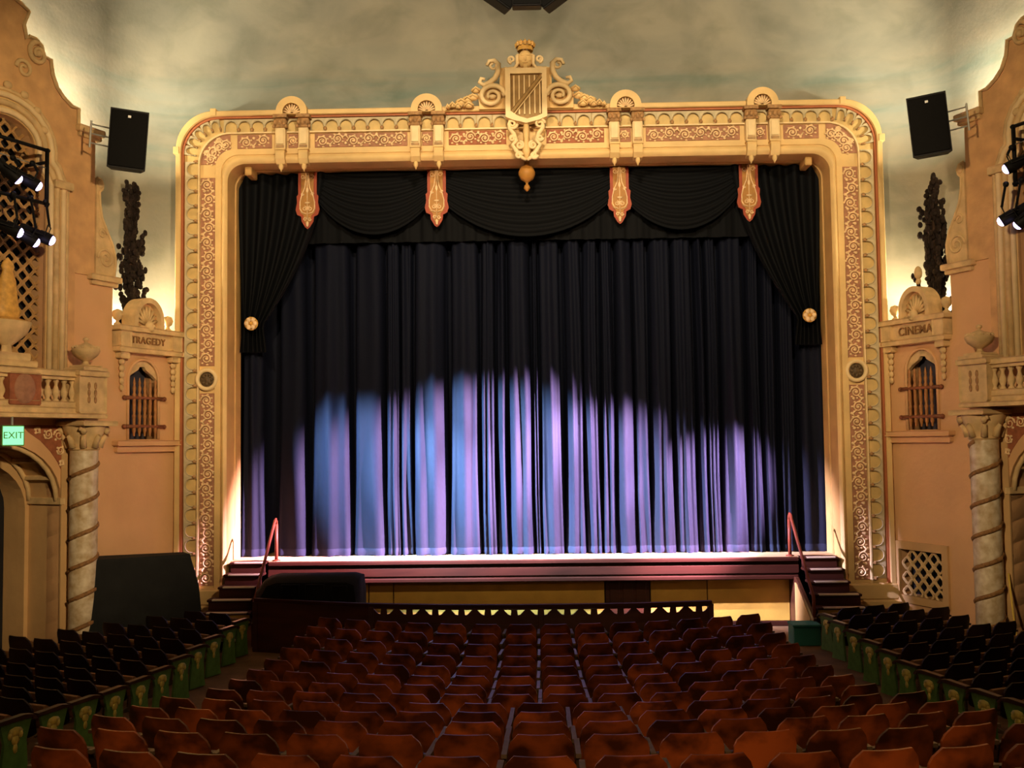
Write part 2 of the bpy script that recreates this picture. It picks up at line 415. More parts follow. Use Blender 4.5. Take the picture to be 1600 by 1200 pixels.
    # ground floor arch: jambs, coffered soffit, deeper arch, dark opening
    k=MB()
    A=low_arch(1.24,.98,.02,2.77)
    k.grid([[(a,-.02,z) for a,z in A],[(a,-.80,z) for a,z in A]])
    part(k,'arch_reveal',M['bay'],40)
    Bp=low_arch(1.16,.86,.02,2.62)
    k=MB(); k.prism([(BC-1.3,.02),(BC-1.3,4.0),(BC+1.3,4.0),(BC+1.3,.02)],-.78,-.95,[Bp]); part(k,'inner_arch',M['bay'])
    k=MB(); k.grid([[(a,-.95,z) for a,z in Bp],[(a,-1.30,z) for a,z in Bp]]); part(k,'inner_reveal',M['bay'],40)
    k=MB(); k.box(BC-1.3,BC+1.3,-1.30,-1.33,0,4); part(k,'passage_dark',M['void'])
    for i in range(1,8):   # coffer ribs across the soffit
        t=PI*i/8
        a,z=BC-1.24*math.cos(t),2.77+.98*math.sin(t)
        nx,nz=math.cos(t),-math.sin(t)/1.2
        k=MB(); k.tube([(a+nx*.02,-.06,z+nz*.02),(a+nx*.02,-.78,z+nz*.02)],.055,6); part(k,'coffer_rib',M['stone'])
    for y in (-.08,-.74):
        k=MB(); k.tube([(a+(.03 if a<BC else -.03),y,z-.02) for a,z in A[1:-1]],.045,6); part(k,'coffer_rib',M['stone'],True)
    for sg in (-1,1):
        k=MB(); k.bbox(BC+sg*1.24-.05,BC+sg*1.24+.05,.03,-.80,2.68,2.80,.01); part(k,'impost',M['stone'])
        # red spandrel panel with scrolls
        sp=[(BC+sg*x,z) for x,z in [(1.30,3.15),(1.30,4.05),(.42,4.05),(.55,3.93),(.80,3.78),(1.0,3.6),(1.15,3.42)]]
        k=MB(); k.prism(sp,.012,.0); S=part(k,'spandrel_panel',M['redpanel'])
        k=MB()
        for (x,z,r,d) in ((1.16,3.88,.11,1),(.94,3.90,.09,-1),(1.20,3.62,.08,-1),(.72,3.96,.06,1),(1.23,3.40,.05,1)):
            k.spiral(BC+sg*x,z,.02,r,.02,0,d*1.6,.016,18,5)
            for q in range(4): k.ball((BC+sg*x+r*.9*math.cos(q*1.6+.6),.02,z+r*.9*math.sin(q*1.6+.6)),(.03,.012,.022),6,4)
        k.build('scrollwork',M['relief'],S,True,ys=ys)
    # pier face strips beside the arch
    k=MB(); k.bbox(2.05,2.83,.02,0,.1,4.1,.01); part(k,'pier_facing',M['bay'])
    # ---- portal with lettering
    txt='TRAGEDY' if s<0 else 'CINEMA'
    where={-1:'between the spiral column and the proscenium, dim blue window behind spindles',1:'over the diamond vent grille, lit from behind by the cypress'}[s]
    P=bthing('window_portal','plaster window portal lettered %s with arched pediment %s'%(txt,'beside the covered black box' if s<0 else 'above the diamond vent grille'),'portal',s,.86,0,3.66)
    off=(.86,0,3.66)
    def pp(mb,name,m,smooth=False,par=P): return mb.build(name,m,par,smooth,off=off,ys=ys)
    k=MB(); k.bbox(.04,1.69,.14,-.33,3.68,3.78,.02); k.bbox(.09,1.64,.07,-.02,3.56,3.68,.02); pp(k,'sill',M['wall'])
    E=MB(); E.bbox(.02,1.68,.16,-.33,5.42,5.52,.02); E.bbox(.06,1.64,.10,-.33,5.52,5.82,.01); E.bbox(.0,1.70,.17,-.33,5.82,5.92,.02); EN=pp(E,'entablature',M['stone'])
    for a0,a1 in ((.05,.32),(1.38,1.65)):
        k=MB(); k.bbox(a0,a1,.15,.08,5.52,5.82,.02); pp(k,'corner_block',M['stone'],par=EN)
    ped=[(.52,5.92)]+[(.90-.38*math.cos(PI*i/16),6.06+.44*math.sin(PI*i/16)) for i in range(17)]+[(1.28,5.92)]
    hole=[(.60,5.93)]+[(.90-.29*math.cos(PI*i/14),6.05+.35*math.sin(PI*i/14)) for i in range(15)]+[(1.20,5.93)]
    k=MB(); k.prism(ped,.14,-.20,[hole]); PD=pp(k,'pediment',M['stone'])
    k=MB(); k.prism(hole,.02,-.12); pp(k,'pediment_niche',M['pylon'],par=PD)
    k=MB()
    for i in range(9):
        t=PI*(i+.5)/9; k.tube([(.90,.04,5.98),(.90-.14*math.cos(t),.06,6.0+.16*math.sin(t)),(.90-.27*math.cos(t),.03,6.03+.31*math.sin(t))],[.015,.03,.035],5)
    pp(k,'shell_ribs',M['stone'],True,PD)
    k=MB(); k.ball((.90,.13,5.94),(.10,.09,.12)); k.ball((.86,.20,5.95),.03); k.ball((.74,.12,5.90),(.10,.05,.06)); k.ball((1.06,.12,5.90),(.10,.05,.06)); k.ball((.90,.19,5.88),(.05,.03,.03)); pp(k,'mask_relief',M['stone'],True,PD)
    if s>0:
        k=MB(); k.ball((.90,-.02,6.60),(.05,.05,.06)); k.ball((.90,-.02,6.76),(.075,.075,.13)); pp(k,'pediment_finial',M['stone'],True,PD)
    for a in (.20,1.50):
        k=MB(); k.lathe([(.0,.0),(.07,.0),(.07,.04),(.035,.07),(.03,.10),(.08,.14),(.105,.21),(.08,.29),(.0,.32)],(a,-.08,5.92),12); pp(k,'ball_finial',M['stone'],True)
    for a in (.20,1.52):
        k=MB(); k.bbox(a-.11,a+.11,.13,0,5.30,5.42,.02)
        for i in range(5): k.ball((a,.06,5.24-.12*i),(.07-.006*i,.06-.004*i,.065),8,5)
        pp(k,'corbel',M['stone'],40)
    # scooped head and reveal of the window, pane, spindles
    k=MB(); k.grid([[(a,0.01,z) for a,z in win],[(a,-.33,z) for a,z in win]]); pp(k,'window_reveal',M['wall'],40)
    k=MB(); k.tube([(a,.015,z) for a,z in win],.03,6); pp(k,'window_edging',M['wall'],True)
    hd=[(.93-.39,4.93)]+[(.93-.39*math.cos(PI*i/12),4.93+.39*math.sin(PI*i/12)) for i in range(13)]+[(.93+.39,4.93),(.93+.28,5.02),(.93+.10,5.12),(.93+.06,5.18),(.93-.06,5.18),(.93-.10,5.12),(.93-.28,5.02)]
    k=MB(); k.prism(hd[1:],-.02,-.10); pp(k,'window_head',M['stone'])
    k=MB(); k.box(.50,1.36,-.30,-.32,3.75,5.4); pp(k,'window_pane',M['glass'])
    for i in range(5):
        a=.93+(i-2)*.135
        k=MB(); k.lathe([(.018,0),(.022,.06),(.036,.10),(.028,.2),(.030,.34),(.040,.38),(.024,.42),(.034,.50),(.030,.72),(.040,.78),(.022,.82),(.036,.90),(.020,.96),(.028,1.0),(.0,1.12)],(a,.05,3.86),8); pp(k,'spindle',M['spindle'],True)
    for z in (4.04,4.58):
        k=MB(); k.tube([(.43,.05,z),(.93,.055,z+.006),(1.43,.05,z)],.036,6); k.ball((.42,.05,z),.045,8,5); k.ball((1.44,.05,z),.045,8,5); pp(k,'crossbar',M['bar'],True)
    # lettering: flat painted letters raised on the frieze
    cu=bpy.data.curves.new('lettering','FONT'); cu.body=txt; cu.offset=.0015; cu.size=.185 if s<0 else .22; cu.extrude=.012; cu.align_x='CENTER'; cu.align_y='CENTER'; cu.space_character=1.08
    to=bpy.data.objects.new('lettering',cu); COL.objects.link(to)
    bpy.context.view_layer.update()
    me=bpy.data.meshes.new_from_object(to.evaluated_get(bpy.context.evaluated_depsgraph_get())); bpy.data.objects.remove(to)
    me.name='lettering'; me.materials.clear(); me.materials.append(M['colband'])
    o=bpy.data.objects.new('lettering',me); COL.objects.link(o); o.parent=EN
    o.rotation_euler=(PI/2,0,PI) if s<0 else (PI/2,0,0)
    o.location=(.05,.115*ys,5.665-3.66)
    # ---- vent grille
    if s>0:
        V=bthing('vent_grille','square wall vent with pierced diamond lattice in cream frame low on the wall','grille',s,.76,0,.55)
        vo=(.76,0,.55)
        k=MB(); k.prism([(.08,.52),(1.44,.52),(1.44,1.68),(.08,1.68)],.05,-.02,[[(.22,.66),(1.30,.66),(1.30,1.53),(.22,1.53)]]); k.build('frame',M['bay'],V,off=vo,ys=ys)
        k=MB()
        for i in range(5):
            for j in range(5):
                for o2 in (0,1):
                    a=.36+(i+.5*o2)*.27; z=.72+(j+.5*o2)*.27
                    if a<1.28 and z<1.52:
                        k.tube([(a+.098*math.cos(t)*(1+.12*math.cos(4*t)),-.03,z+.098*math.sin(t)*(1+.12*math.cos(4*t))) for t in [2*PI*q/16 for q in range(16)]],.026,5,True)
        k.build('lattice',M['stone'],V,off=vo,ys=ys)
        k=MB(); k.box(.18,1.34,-.26,-.28,.6,1.6); k.build('backing',M['void'],V,off=vo,ys=ys)
    # ---- balcony
    B=bthing('balcony','cream balustraded balcony with oval red panel above the %s'%('glowing exit sign' if s<0 else 'arch opposite the exit sign'),'balcony',s,BC,0,4.16)
    bo=(BC,0,4.16)
    def bp(mb,name,m,smooth=False,par=B): return mb.build(name,m,par,smooth,off=bo,ys=ys)
    H=BC-2.42
    k=MB(); k.bbox(BC-H-.02,BC+H+.02,.62,0,4.16,4.24,.02); k.bbox(BC-H+.02,BC+H-.02,.56,0,4.24,4.34,.02); bp(k,'slab',M['stone'])
    k=MB(); k.bbox(BC-H,BC+H,.58,.36,4.86,4.96,.02); k.bbox(BC-H+.03,BC+H-.03,.54,.40,4.80,4.86,.01); bp(k,'top_rail',M['stone'])
    k=MB(); k.bbox(BC-H+.05,BC+H-.05,.56,.38,4.34,4.44,.02); bp(k,'bottom_rail',M['stone'])
    for sg in (-1,1):
        c0=BC+sg*(H-.31)
        k=MB(); k.bbox(c0-.30,c0+.30,.62,.30,4.24,4.90,.03); k.bbox(c0-.33,c0+.33,.66,.28,4.88,4.98,.02); PR=bp(k,'pier',M['stone'])
        for i in (-1,1):
            k=MB()
            for j in range(3): k.ball((c0+i*.07-.0,.625,4.48+.12*j),(.035,.015,.065),8,5)
            bp(k,'pier_ornament',M['brownstain'],True,PR)
        for i in range(5):
            a=BC+sg*(.36+i*.165)
            k=MB(); k.lathe([(.055,0),(.055,.03),(.03,.06),(.06,.13),(.062,.17),(.028,.27),(.03,.31),(.05,.34),(.05,.37)],(a,.47,4.43),10); bp(k,'baluster',M['stone'],True)
    k=MB(); k.bbox(BC-.30,BC+.30,.57,.38,4.36,4.88,.02); OP=bp(k,'oval_plate',M['redpanel'])
    k=MB(); k.lathe([(0,.03),(.17,.03),(.19,.015),(.20,0)],(BC,.57,4.62),22,'y',ell=1.25); bp(k,'oval_boss',M['purple'],True,OP)
    # ---- twisted column
    C=bthing('twisted_column','cream spiral column wound with brown carved bands, holding the balcony %s'%('by the exit sign' if s<0 else 'by the yellow rope'),'column',s,2.57,.27,.25)
    co=(2.57,.27,.25)
    def cp(mb,name,m,smooth=False,par=C): return mb.build(name,m,par,smooth,off=co,ys=ys)
    k=MB(); k.lathe([(.32,.0),(.32,.12),(.27,.16),(.30,.22),(.25,.28)],(2.57,.27,.12),20); cp(k,'base',M['stone'],40)
    rows=[]
    for i in range(120):
        z=.36+(3.62-.36)*i/119; row=[]
        for j in range(22):
            t=2*PI*j/22; ph=(t*s + 2*PI*z/.53)%(2*PI)
            d=min(ph,2*PI-ph); r=.235-.018*max(0,1-d/.5)**.5
            row.append((2.57+r*math.cos(t),.27+r*math.sin(t),z))
        rows.append(row)
    k=MB(); k.grid(rows,True); SH=cp(k,'shaft',M['marble'],True)
    pts=[]
    for i in range(150):
        z=.38+(3.58-.38)*i/149
        t=-s*(2*PI*z/.53)
        pts.append((2.57+.222*math.cos(t),.27+.222*math.sin(t),z))
    k=MB(); k.tube(pts,.042,6); cp(k,'spiral_band',M['colband'],True,SH)
    k=MB(); k.lathe([(.23,0),(.26,.03),(.23,.06),(.24,.10),(.30,.26),(.36,.40),(.36,.44)],(2.57,.27,3.60),18); k.bbox(2.57-.38,2.57+.38,.27+.38,-.0,4.03,4.12,.02); CAP=cp(k,'capital',M['stone'],40)
    k=MB()
    for i in range(8):
        t=2*PI*i/8; x,y=math.cos(t),math.sin(t)
        k.tube([(2.57+.25*x,.27+.25*y,3.66),(2.57+.29*x,.27+.29*y,3.78),(2.57+.35*x,.27+.35*y,3.86),(2.57+.37*x,.27+.37*y,3.83)],[.06,.055,.04,.02],6)
        if i%2: k.spiral(2.57+.36*x,3.95,.27+.36*y,.075,.02,0,1.3,.03,14,5); k.ball((2.57+.36*x,.27+.36*y,3.95),(.06,.06,.05),8,5)
    cp(k,'capital_leaf',M['stone'],True,CAP)
    # ---- urns
    def urn(name,label,a,n,z,sc,group):
        U=bthing(name,label,'urn',s,a,n,z)
        k=MB(); k.bbox(-.30,.30,.26,-.26,0,.06,.015); k.bbox(-.22,.22,.2,-.2,.06,.11,.015); k.lathe([(.12,.11),(.06,.15),(.05,.19),(.14,.24),(.23,.31),(.265,.38),(.27,.42)],(0,0,0),20); 
        for v in range(len(k.v)): k.v[v]=tuple(q*sc for q in k.v[v])
        k.build('urn_bowl',M['stone'],U,40)
        k=MB(); k.lathe([(.27,.42),(.25,.44),(.20,.49),(.10,.53),(.035,.56),(.03,.58),(.06,.61),(.05,.65),(0,.67)],(0,0,0),20)
        for i in range(10):
            t=2*PI*i/10; k.ball((.22*math.cos(t),.22*math.sin(t),.46),(.05,.05,.04),6,4)
        for v in range(len(k.v)): k.v[v]=tuple(q*sc for q in k.v[v])
        k.build('urn_lid',M['stone'],U,40)
        return U
    urn('urn','lidded stone urn standing on the balcony pier above the column %s'%('near the TRAGEDY window' if s<0 else 'near the CINEMA window'),2.73,.46,4.98,.88,None)
    # ---- big urn with tall finial before the lattice
    U=bthing('garden_urn','wide yellow urn with tall obelisk before the %s lattice window'%('dark' if s<0 else 'far'),'urn',s,BC+.12,.28,4.98)
    k=MB(); k.bbox(-.42,.42,.20,-.2,0,.10,.02); k.bbox(-.30,.30,.18,-.18,.10,.22,.02); k.lathe([(.10,.22),(.09,.34),(.2,.42),(.36,.55),(.43,.68),(.45,.74)],(0,0,0),22,ell=.55); k.build('urn_bowl',M['stone'],U,40)
    k=MB(); k.lathe([(.45,.74),(.20,.80),(.24,.9),(.20,1.0),(.15,1.4),(.09,1.55),(.12,1.62),(.10,1.68),(0,1.78)],(0,0,0),16,ell=.55); k.build('obelisk',M['crown'],U,40)
    return W
WL=build_side(-1); WR=build_side(1)

# ------------------------------------------------------------------ proscenium frame
YP=20.2
def fpath(W,T,r,n=14,zb=.6):
    p=[(-W,zb),(-W,3.5),(-W,6.5)]
    p+=[(-W+r-r*math.cos(PI/2*i/n),T-r+r*math.sin(PI/2*i/n)) for i in range(n+1)]
    p+=[(-3,T),(0,T),(3,T)]
    p+=[(W-r+r*math.sin(PI/2*i/n),T-r+r*math.cos(PI/2*i/n)) for i in range(n+1)]
    p+=[(W,6.5),(W,3.5),(W,zb)]
    return p
PRO=thing('proscenium_arch','carved golden plaster proscenium frame around the stage opening','arch',(0,YP,.6))
po=(0,YP,.6)
def pr(mb,name,m,smooth=False,par=PRO): return mb.build(name,M[m],par,smooth,off=po)
def ploft(spec,name,m,smooth=False):
    k=MB(); k.grid([[(x,YP+dy,z) for x,z in fpath(W,T,r)] for W,T,r,dy in spec]); return pr(k,name,m,smooth)
ploft([(7.02,10.36,.76,.40),(7.02,10.36,.76,-.14),(7.0,10.34,.75,-.17),(6.92,10.26,.74,-.17),(6.905,10.245,.74,-.145)],'outer_moulding','cream')
ploft([(6.905,10.245,.74,-.145),(6.90,10.235,.74,-.12),(6.87,10.205,.73,-.12),(6.865,10.20,.73,-.05)],'red_line','redline')
ploft([(6.865,10.20,.72,-.05),(6.58,9.93,.62,-.05)],'arcade_ground','arcade')
ploft([(6.58,9.93,.62,-.05),(6.575,9.925,.62,-.12),(6.545,9.895,.6,-.12),(6.54,9.89,.6,-.06)],'fillet','cream_l')
ploft([(6.54,9.89,.6,-.06),(6.235,9.585,.36,-.06)],'frieze_ground','cream')
ploft([(6.235,9.585,.36,-.06),(6.23,9.58,.36,-.11),(6.115,9.47,.35,-.11),(6.11,9.465,.35,-.09),(6.10,9.455,.35,-.09),(6.095,9.45,.35,-.12)]+
      [(6.095-.115*i/6,9.45-.17*i/6,.35,-.12-.06*math.sin(PI*i/6)) for i in range(1,7)],'inner_moulding','cream',35)
ploft([(5.98,9.28,.35,-.12),(5.97,9.27,.35,0),(5.96,9.26,.35,.30),(5.99,9.29,.35,.32),(5.99,9.29,.35,.36),(5.95,9.25,.35,.38),(5.94,9.24,.35,.70)],'reveal','reveal',35)
# notch blocks at the outer corners
for sg in (-1,1):
    for (x,z) in ((7.0,9.58),(6.26,10.34)):
        k=MB(); k.bbox(sg*x-.06,sg*x+.06,YP-.19,YP+.2,z-.09,z+.06,.01); pr(k,'corner_notch','cream')
    k=MB(); k.bbox(sg*6.5-.56,sg*6.5+.56,YP-.2,YP+.35,.55,.86,.03); k.bbox(sg*6.5-.60,sg*6.5+.60,YP-.22,YP+.35,.0,.55,.03); pr(k,'plinth','cream')
    k=MB(); k.bbox(sg*5.62-.07,sg*5.62+.07,YP+.05,YP+.5,9.10,9.28,.02); pr(k,'corner_bracket','reveal')
# arcade units: a plate with a round-headed niche cut out, a ridge and a bead
def arch_unit(wd=.3,h=.25):
    k=MB(); r=wd/2-.022
    poly=[(-wd/2,h),(-wd/2,0),(-r,0),(-r,h-.03-r)]+[(-r*math.cos(PI*i/10),h-.03-r+r*math.sin(PI*i/10)) for i in range(1,10)]+[(r,h-.03-r),(r,0),(wd/2,0),(wd/2,h)]
    poly=poly[::-1]
    k.prism(poly,-.045,0)
    k.tube([(-r,-.05,0),(-r,-.05,h-.03-r)]+[(-r*math.cos(PI*i/8),-.05,h-.03-r+r*math.sin(PI*i/8)) for i in range(1,8)]+[(r,-.05,h-.03-r),(r,-.05,0)],.011,4)
    return k.build('niche_arch',M['spandrel'],mesh_only=True)
def bead_mesh():
    k=MB(); k.lathe([(.001,-.055),(.032,-.02),(.040,.02),(.012,.06)],(0,0,0),7); return k.build('bead',M['brownstain'],mesh_only=True)
AM=arch_unit(); BM=bead_mesh()
def unit(x,z,ang,sc=None):
    u=put('niche_arch',AM,PRO,(x,-.05,z-.6),rot=(0,ang,0),scale=sc)
    b=put('bead',BM,u,(.15,-.04,.03))
    return u
n=28
for sg in (-1,1):
    for i in range(n):
        z=.95+.3*(i+.5)
        if z>9.3: break
        unit(sg*6.59,z,sg*PI/2)
    # quarter arc of niches round the corner
    for i in range(5):
        t=math.radians(90*(i+.5)/5); unit(sg*(6.865-.72+.475*math.cos(t)),10.20-.72+.475*math.sin(t),sg*(PI/2-t),(.62,1,1))
xs=[]
def hdr_units(x0,x1):
    m=max(1,round((x1-x0)/.3)); st=(x1-x0)/m
    for i in range(m): unit(x0+st*(i+.5),9.94,0)
for x0,x1 in ((-6.05,-4.98),(-4.75,-4.57),(-4.32,-2.32),(-2.09,-1.86),(-1.62,-.36),(.36,1.62),(1.86,2.09),(2.32,4.32),(4.57,4.75),(4.98,6.05)):
    hdr_units(x0,x1)
# scroll panels
def vine(k,cx,cz,y,r,d,hor=None):
    r*=1.12
    k.spiral(cx,cz,y,r,r*.16,(0 if d>0 else PI),d*1.8,.020,20,4)
    for q in range(7):
        t=q*.9+.4; k.ball((cx+r*1.08*math.cos(t),y,cz+r*1.08*math.sin(t)),(r*.26,.014,r*.18),6,4)
    k.ball((cx,y,cz),(r*.26,.02,r*.26),6,4)
    if hor:
        ax,az=hor; e=r*1.5
        k.tube([(cx+ax*r*.9+az*r*.3*d,y,cz+az*r*.9+ax*r*.3*d),(cx+ax*e+az*r*.7*d,y,cz+az*e+ax*r*.7*d),(cx+ax*e*1.35,y,cz+az*e*1.35)],[.02,.03,.012],4)
        for sg in (-1,1): k.ball((cx+ax*e+az*r*.8*sg,y,cz+az*e+ax*r*.8*sg),(.035,.014,.03),6,4)
def panel(x0,x1,z0,z1,m='purple'):
    k=MB(); k.bbox(x0,x1,YP-.075,YP-.055,z0,z1,.006); S=pr(k,'scroll_panel',m)
    w_,h_=x1-x0,z1-z0
    m_=max(1,round(max(w_,h_)/.30)); st=max(w_,h_)/m_
    for i in range(m_):
        k=MB(); wob=(.02 if i%2 else -.02); sg_=1 if i%2 else -1
        if w_>h_: vine(k,x0+st*(i+.5),(z0+z1)/2+wob,YP-.085,min(st,h_)*.34,sg_,(1,0) if i<m_-1 else None)
        else: vine(k,(x0+x1)/2+wob,z0+st*(i+.5),YP-.085,min(st,w_)*.34,sg_,(0,1) if i<m_-1 else None)
        pr(k,'scrollwork','relief',True,S)
for sg in (-1,1):
    for z0,z1 in ((.92,4.70),(5.24,9.02)):
        a,b=sorted((sg*6.24,sg*6.535)); panel(a,b,z0,z1)
    def hp(x0,x1,m='purple'):
        a,b=sorted((sg*x0,sg*x1)); panel(a,b,9.60,9.88,m)
    hp(5.10,5.80); hp(4.55,4.77); hp(2.38,4.24); hp(1.87,2.08); hp(.40,1.55,'redpanel')
    # fan shaped corner panel
    oc=[(sg*(5.94+.60*math.cos(t)),9.29+.60*math.sin(t)) for t in [PI/2*i/8 for i in range(9)]]
    ic=[(sg*(5.94+.20*math.cos(t)),9.29+.20*math.sin(t)) for t in [PI/2*i/8 for i in range(9)]]
    k=MB(); k.prism(oc+ic[::-1],YP-.075,YP-.055); S=pr(k,'scroll_panel','purple')
    k=MB()
    for t,r,q in ((.25,.40,.09),(.62,.42,.10),(.98,.42,.10),(1.34,.40,.09),(.45,.53,.05),(1.12,.53,.05)):
        vine(k,sg*(5.94+r*math.cos(t)),9.29+r*math.sin(t),YP-.085,q,1)
        pr(k,'scrollwork','relief',True,S); k=MB()
    # medallion
    k=MB(); k.lathe([(.23,.02),(.225,-.05),(.19,-.075),(.15,-.05),(.145,-.01)],(sg*6.39,YP-.07,4.97),26,'y'); md=pr(k,'medallion_ring','cream_l',True)
    k=MB(); k.lathe([(.15,0),(.08,-.03),(.03,-.05),(0,-.055)],(sg*6.39,YP-.07,4.97),20,'y')
    for i in range(8): k.ball((sg*6.39+.09*math.cos(i*PI/4),YP-.10,4.97+.09*math.sin(i*PI/4)),(.035,.02,.035),6,4)
    pr(k,'medallion_rose','medal',True,md)
# bracket pairs with shell lunette above
def shell_lunette(cx):
    k=MB(); k.prism([(cx-.31,10.22)]+[(cx-.31*math.cos(PI*i/16),10.27+.31*math.sin(PI*i/16)) for i in range(17)]+[(cx+.31,10.22)],YP-.30,YP+.30,
        [[(cx-.17,10.23)]+[(cx-.175*math.cos(PI*i/12),10.27+.175*math.sin(PI*i/12)) for i in range(13)]+[(cx+.17,10.23)]])
    h=pr(k,'shell_hood','cream')
    k=MB(); k.prism([(cx-.175,10.23)]+[(cx-.18*math.cos(PI*i/12),10.27+.18*math.sin(PI*i/12)) for i in range(13)]+[(cx+.175,10.23)],YP-.20,YP-.17); pr(k,'shell_back','brownstain',par=h)
    k=MB()
    for i in range(9):
        t=PI*(i+.5)/9; k.tube([(cx-.03*math.cos(t),YP-.25,10.24+.03*math.sin(t)),(cx-.10*math.cos(t),YP-.25,10.25+.10*math.sin(t)),(cx-.165*math.cos(t),YP-.22,10.27+.165*math.sin(t))],[.008,.017,.024],5)
    pr(k,'shell_ribs','relief',True,h)
def pilaster(x):
    k=MB(); k.bbox(x-.10,x+.10,YP-.26,YP-.05,9.52,9.96,.015); k.bbox(x-.075,x+.075,YP-.29,YP-.2,9.62,9.93,.01)
    P_=pr(k,'pilaster','cream_l')
    k=MB(); k.bbox(x-.14,x+.14,YP-.32,YP-.05,10.15,10.22,.01); k.bbox(x-.115,x+.115,YP-.28,YP-.05,9.96,10.15,.02)
    for i in (-1,0,1): k.ball((x+i*.085,YP-.29,10.06),(.045,.03,.06),6,4); 
    for i in (-1,1): k.ball((x+i*.12,YP-.28,9.98),(.035,.03,.04),6,4)
    pr(k,'capital','brownstain',40,P_)
    k=MB(); k.prism_x([(YP-.05,9.52),(YP-.27,9.52),(YP-.30,9.44),(YP-.28,9.33),(YP-.20,9.24),(YP-.05,9.22)],x-.09,x+.09); k.bbox(x-.105,x+.105,YP-.30,YP-.05,9.50,9.54,.008); CB=pr(k,'corbel','cream',par=P_)
    k=MB(); k.lathe([(.03,.05),(.045,.0),(.05,-.05),(.02,-.09),(.0,-.14)],(x,YP-.17,9.22),8); pr(k,'drop','cream',True,P_)
    k=MB(); 
    for i in range(3): k.box(x-.08,x+.08,YP-.275,YP-.255,9.53+.028*i,9.545+.028*i)
    pr(k,'louver','brownstain',par=P_)
for cx in (-4.66,-1.97,1.97,4.66):
    shell_lunette(cx)
    for o2 in (-.23,.23): pilaster(cx+o2)

# ------------------------------------------------------------------ crest cartouche above the header
CR=thing('crest_cartouche','carved cream shield cartouche with striped field topped by a crowned mask','crest',(0,19.98,9.2))
co=(0,19.98,9.2)
def U(u,v): return ((u-897)*.0031+.0, 11.857-.0031*v)
def cu_(mb,name,m,smooth=False,par=CR): return mb.build(name,M[m],par,smooth,off=co)
back=[U(*p) for p in [(600,515),(590,400),(650,375),(730,365),(735,250),(840,240),(842,160),(950,160),(955,240),(1062,250),(1065,365),(1145,375),(1205,400),(1200,515)]]
k=MB(); k.prism(back,19.96,20.35); BK=cu_(k,'back_plate','cream')
so=[U(*p) for p in [(768,272),(1030,272),(1032,585),(985,606),(900,628),(815,606),(768,585)]]
si=[U(*p) for p in [(800,308),(1000,308),(1000,570),(965,585),(905,600),(845,580),(800,548)]]
k=MB(); k.prism(so,19.78,19.97,[si]); SHD=cu_(k,'shield_frame','cream_l')
k=MB(); k.prism(si,19.88,19.95); cu_(k,'shield_field','olive',par=SHD)
for i in range(6):
    u0=818+i*33; x0,z0=U(u0,312); x1,z1=U(u0+9,566 if i<4 else 560)
    k=MB(); k.bbox(x0,x1,19.845,19.89,z1,z0,.004); cu_(k,'stripe','cream_l',par=SHD)
k=MB(); a=U(1000,316); b=U(806,556)
k.tube([(a[0],19.835,a[1]),(b[0],19.835,b[1])],.045,6); cu_(k,'diagonal_bar','olive',par=SHD)
for dd in (-1,1):
    k=MB(); k.tube([(a[0]-.035*dd*.8,19.81,a[1]+.035*dd*.6-.03),(b[0]-.035*dd*.8+.03,19.81,b[1]+.035*dd*.6)],.010,5); cu_(k,'bar_edge','cream_l',par=SHD)
for sg in (-1,1):
    def X(u): return 897+sg*(u-897)
    k=MB()   # tall C scroll
    c0=U(X(1105),240); k.spiral(c0[0],c0[1],19.9,.11,.03,(0 if sg>0 else PI),sg*1.3,.038,20,6)
    pth=[U(X(u),v) for u,v in [(1140,240),(1128,212),(1095,208),(1068,232),(1072,285),(1092,325),(1125,352),(1165,368),(1190,350),(1180,325),(1155,330)]]
    k.tube([(x,19.88,z) for x,z in pth],[.03,.04,.045,.05,.055,.055,.055,.05,.045,.04,.03],6); cu_(k,'c_scroll','cream_l',True)
    k=MB()   # great oval volute
    c0=U(X(1112),442); k.spiral(c0[0],c0[1],19.86,.235,.06,(PI if sg>0 else 0),-sg*1.6,.055,34,7,.03,ex=1.12); k.ball((c0[0],19.9,c0[1]),(.08,.05,.05)); cu_(k,'volute','cream_l',True)
    k=MB()   # leaf trail running out along the header
    for i,(u,v,r) in enumerate([(1215,395,.085),(1235,440,.10),(1270,455,.10),(1262,490,.09),(1310,470,.10),(1330,495,.075),(1365,490,.065),(1395,503,.04)]):
        x,z=U(X(u),v); k.ball((x,19.94,z),(r*1.25,.07,r*.7),8,5); k.tube([(x-sg*r,19.88,z-.02),(x,19.86,z+.04),(x+sg*r,19.89,z-.03)],.022,5)
    cu_(k,'leaf_trail','cream',True)
    k=MB(); c0=U(X(985),208); k.spiral(c0[0],c0[1],19.86,.075,.02,-PI/2,sg*1.4,.03,16,6); k.tube([(x,19.88,z) for x,z in [U(X(u),v) for u,v in [(950,180),(948,235),(965,262),(1000,268),(1030,262)]]],.034,6); cu_(k,'small_volute','cream_l',True)
    k=MB()   # scrollwork hanging below the shield
    for u,v,r,d,a0 in ((985,628,.10,1,0),(985,720,.06,-1,0),(938,765,.08,1,PI/2),(945,830,.07,-1,0)):
        c0=U(X(u),v); k.spiral(c0[0],c0[1],19.84,r,.02,a0,sg*d*1.5,.034,18,6)
    k.tube([(x,19.86,z) for x,z in [U(X(u),v) for u,v in [(1000,600),(1005,650),(975,690),(960,735),(985,760),(960,800),(930,840),(900,858)]]],[.03,.045,.05,.05,.045,.05,.045,.03],6)
    cu_(k,'lower_scroll','cream_l',True)
k=MB(); k.tube([(x,19.87,z) for x,z in [U(897,620),U(897,680),U(897,740),U(897,800),U(897,858)]],[.05,.07,.05,.09,.03],6); cu_(k,'lower_leaf','cream',True)
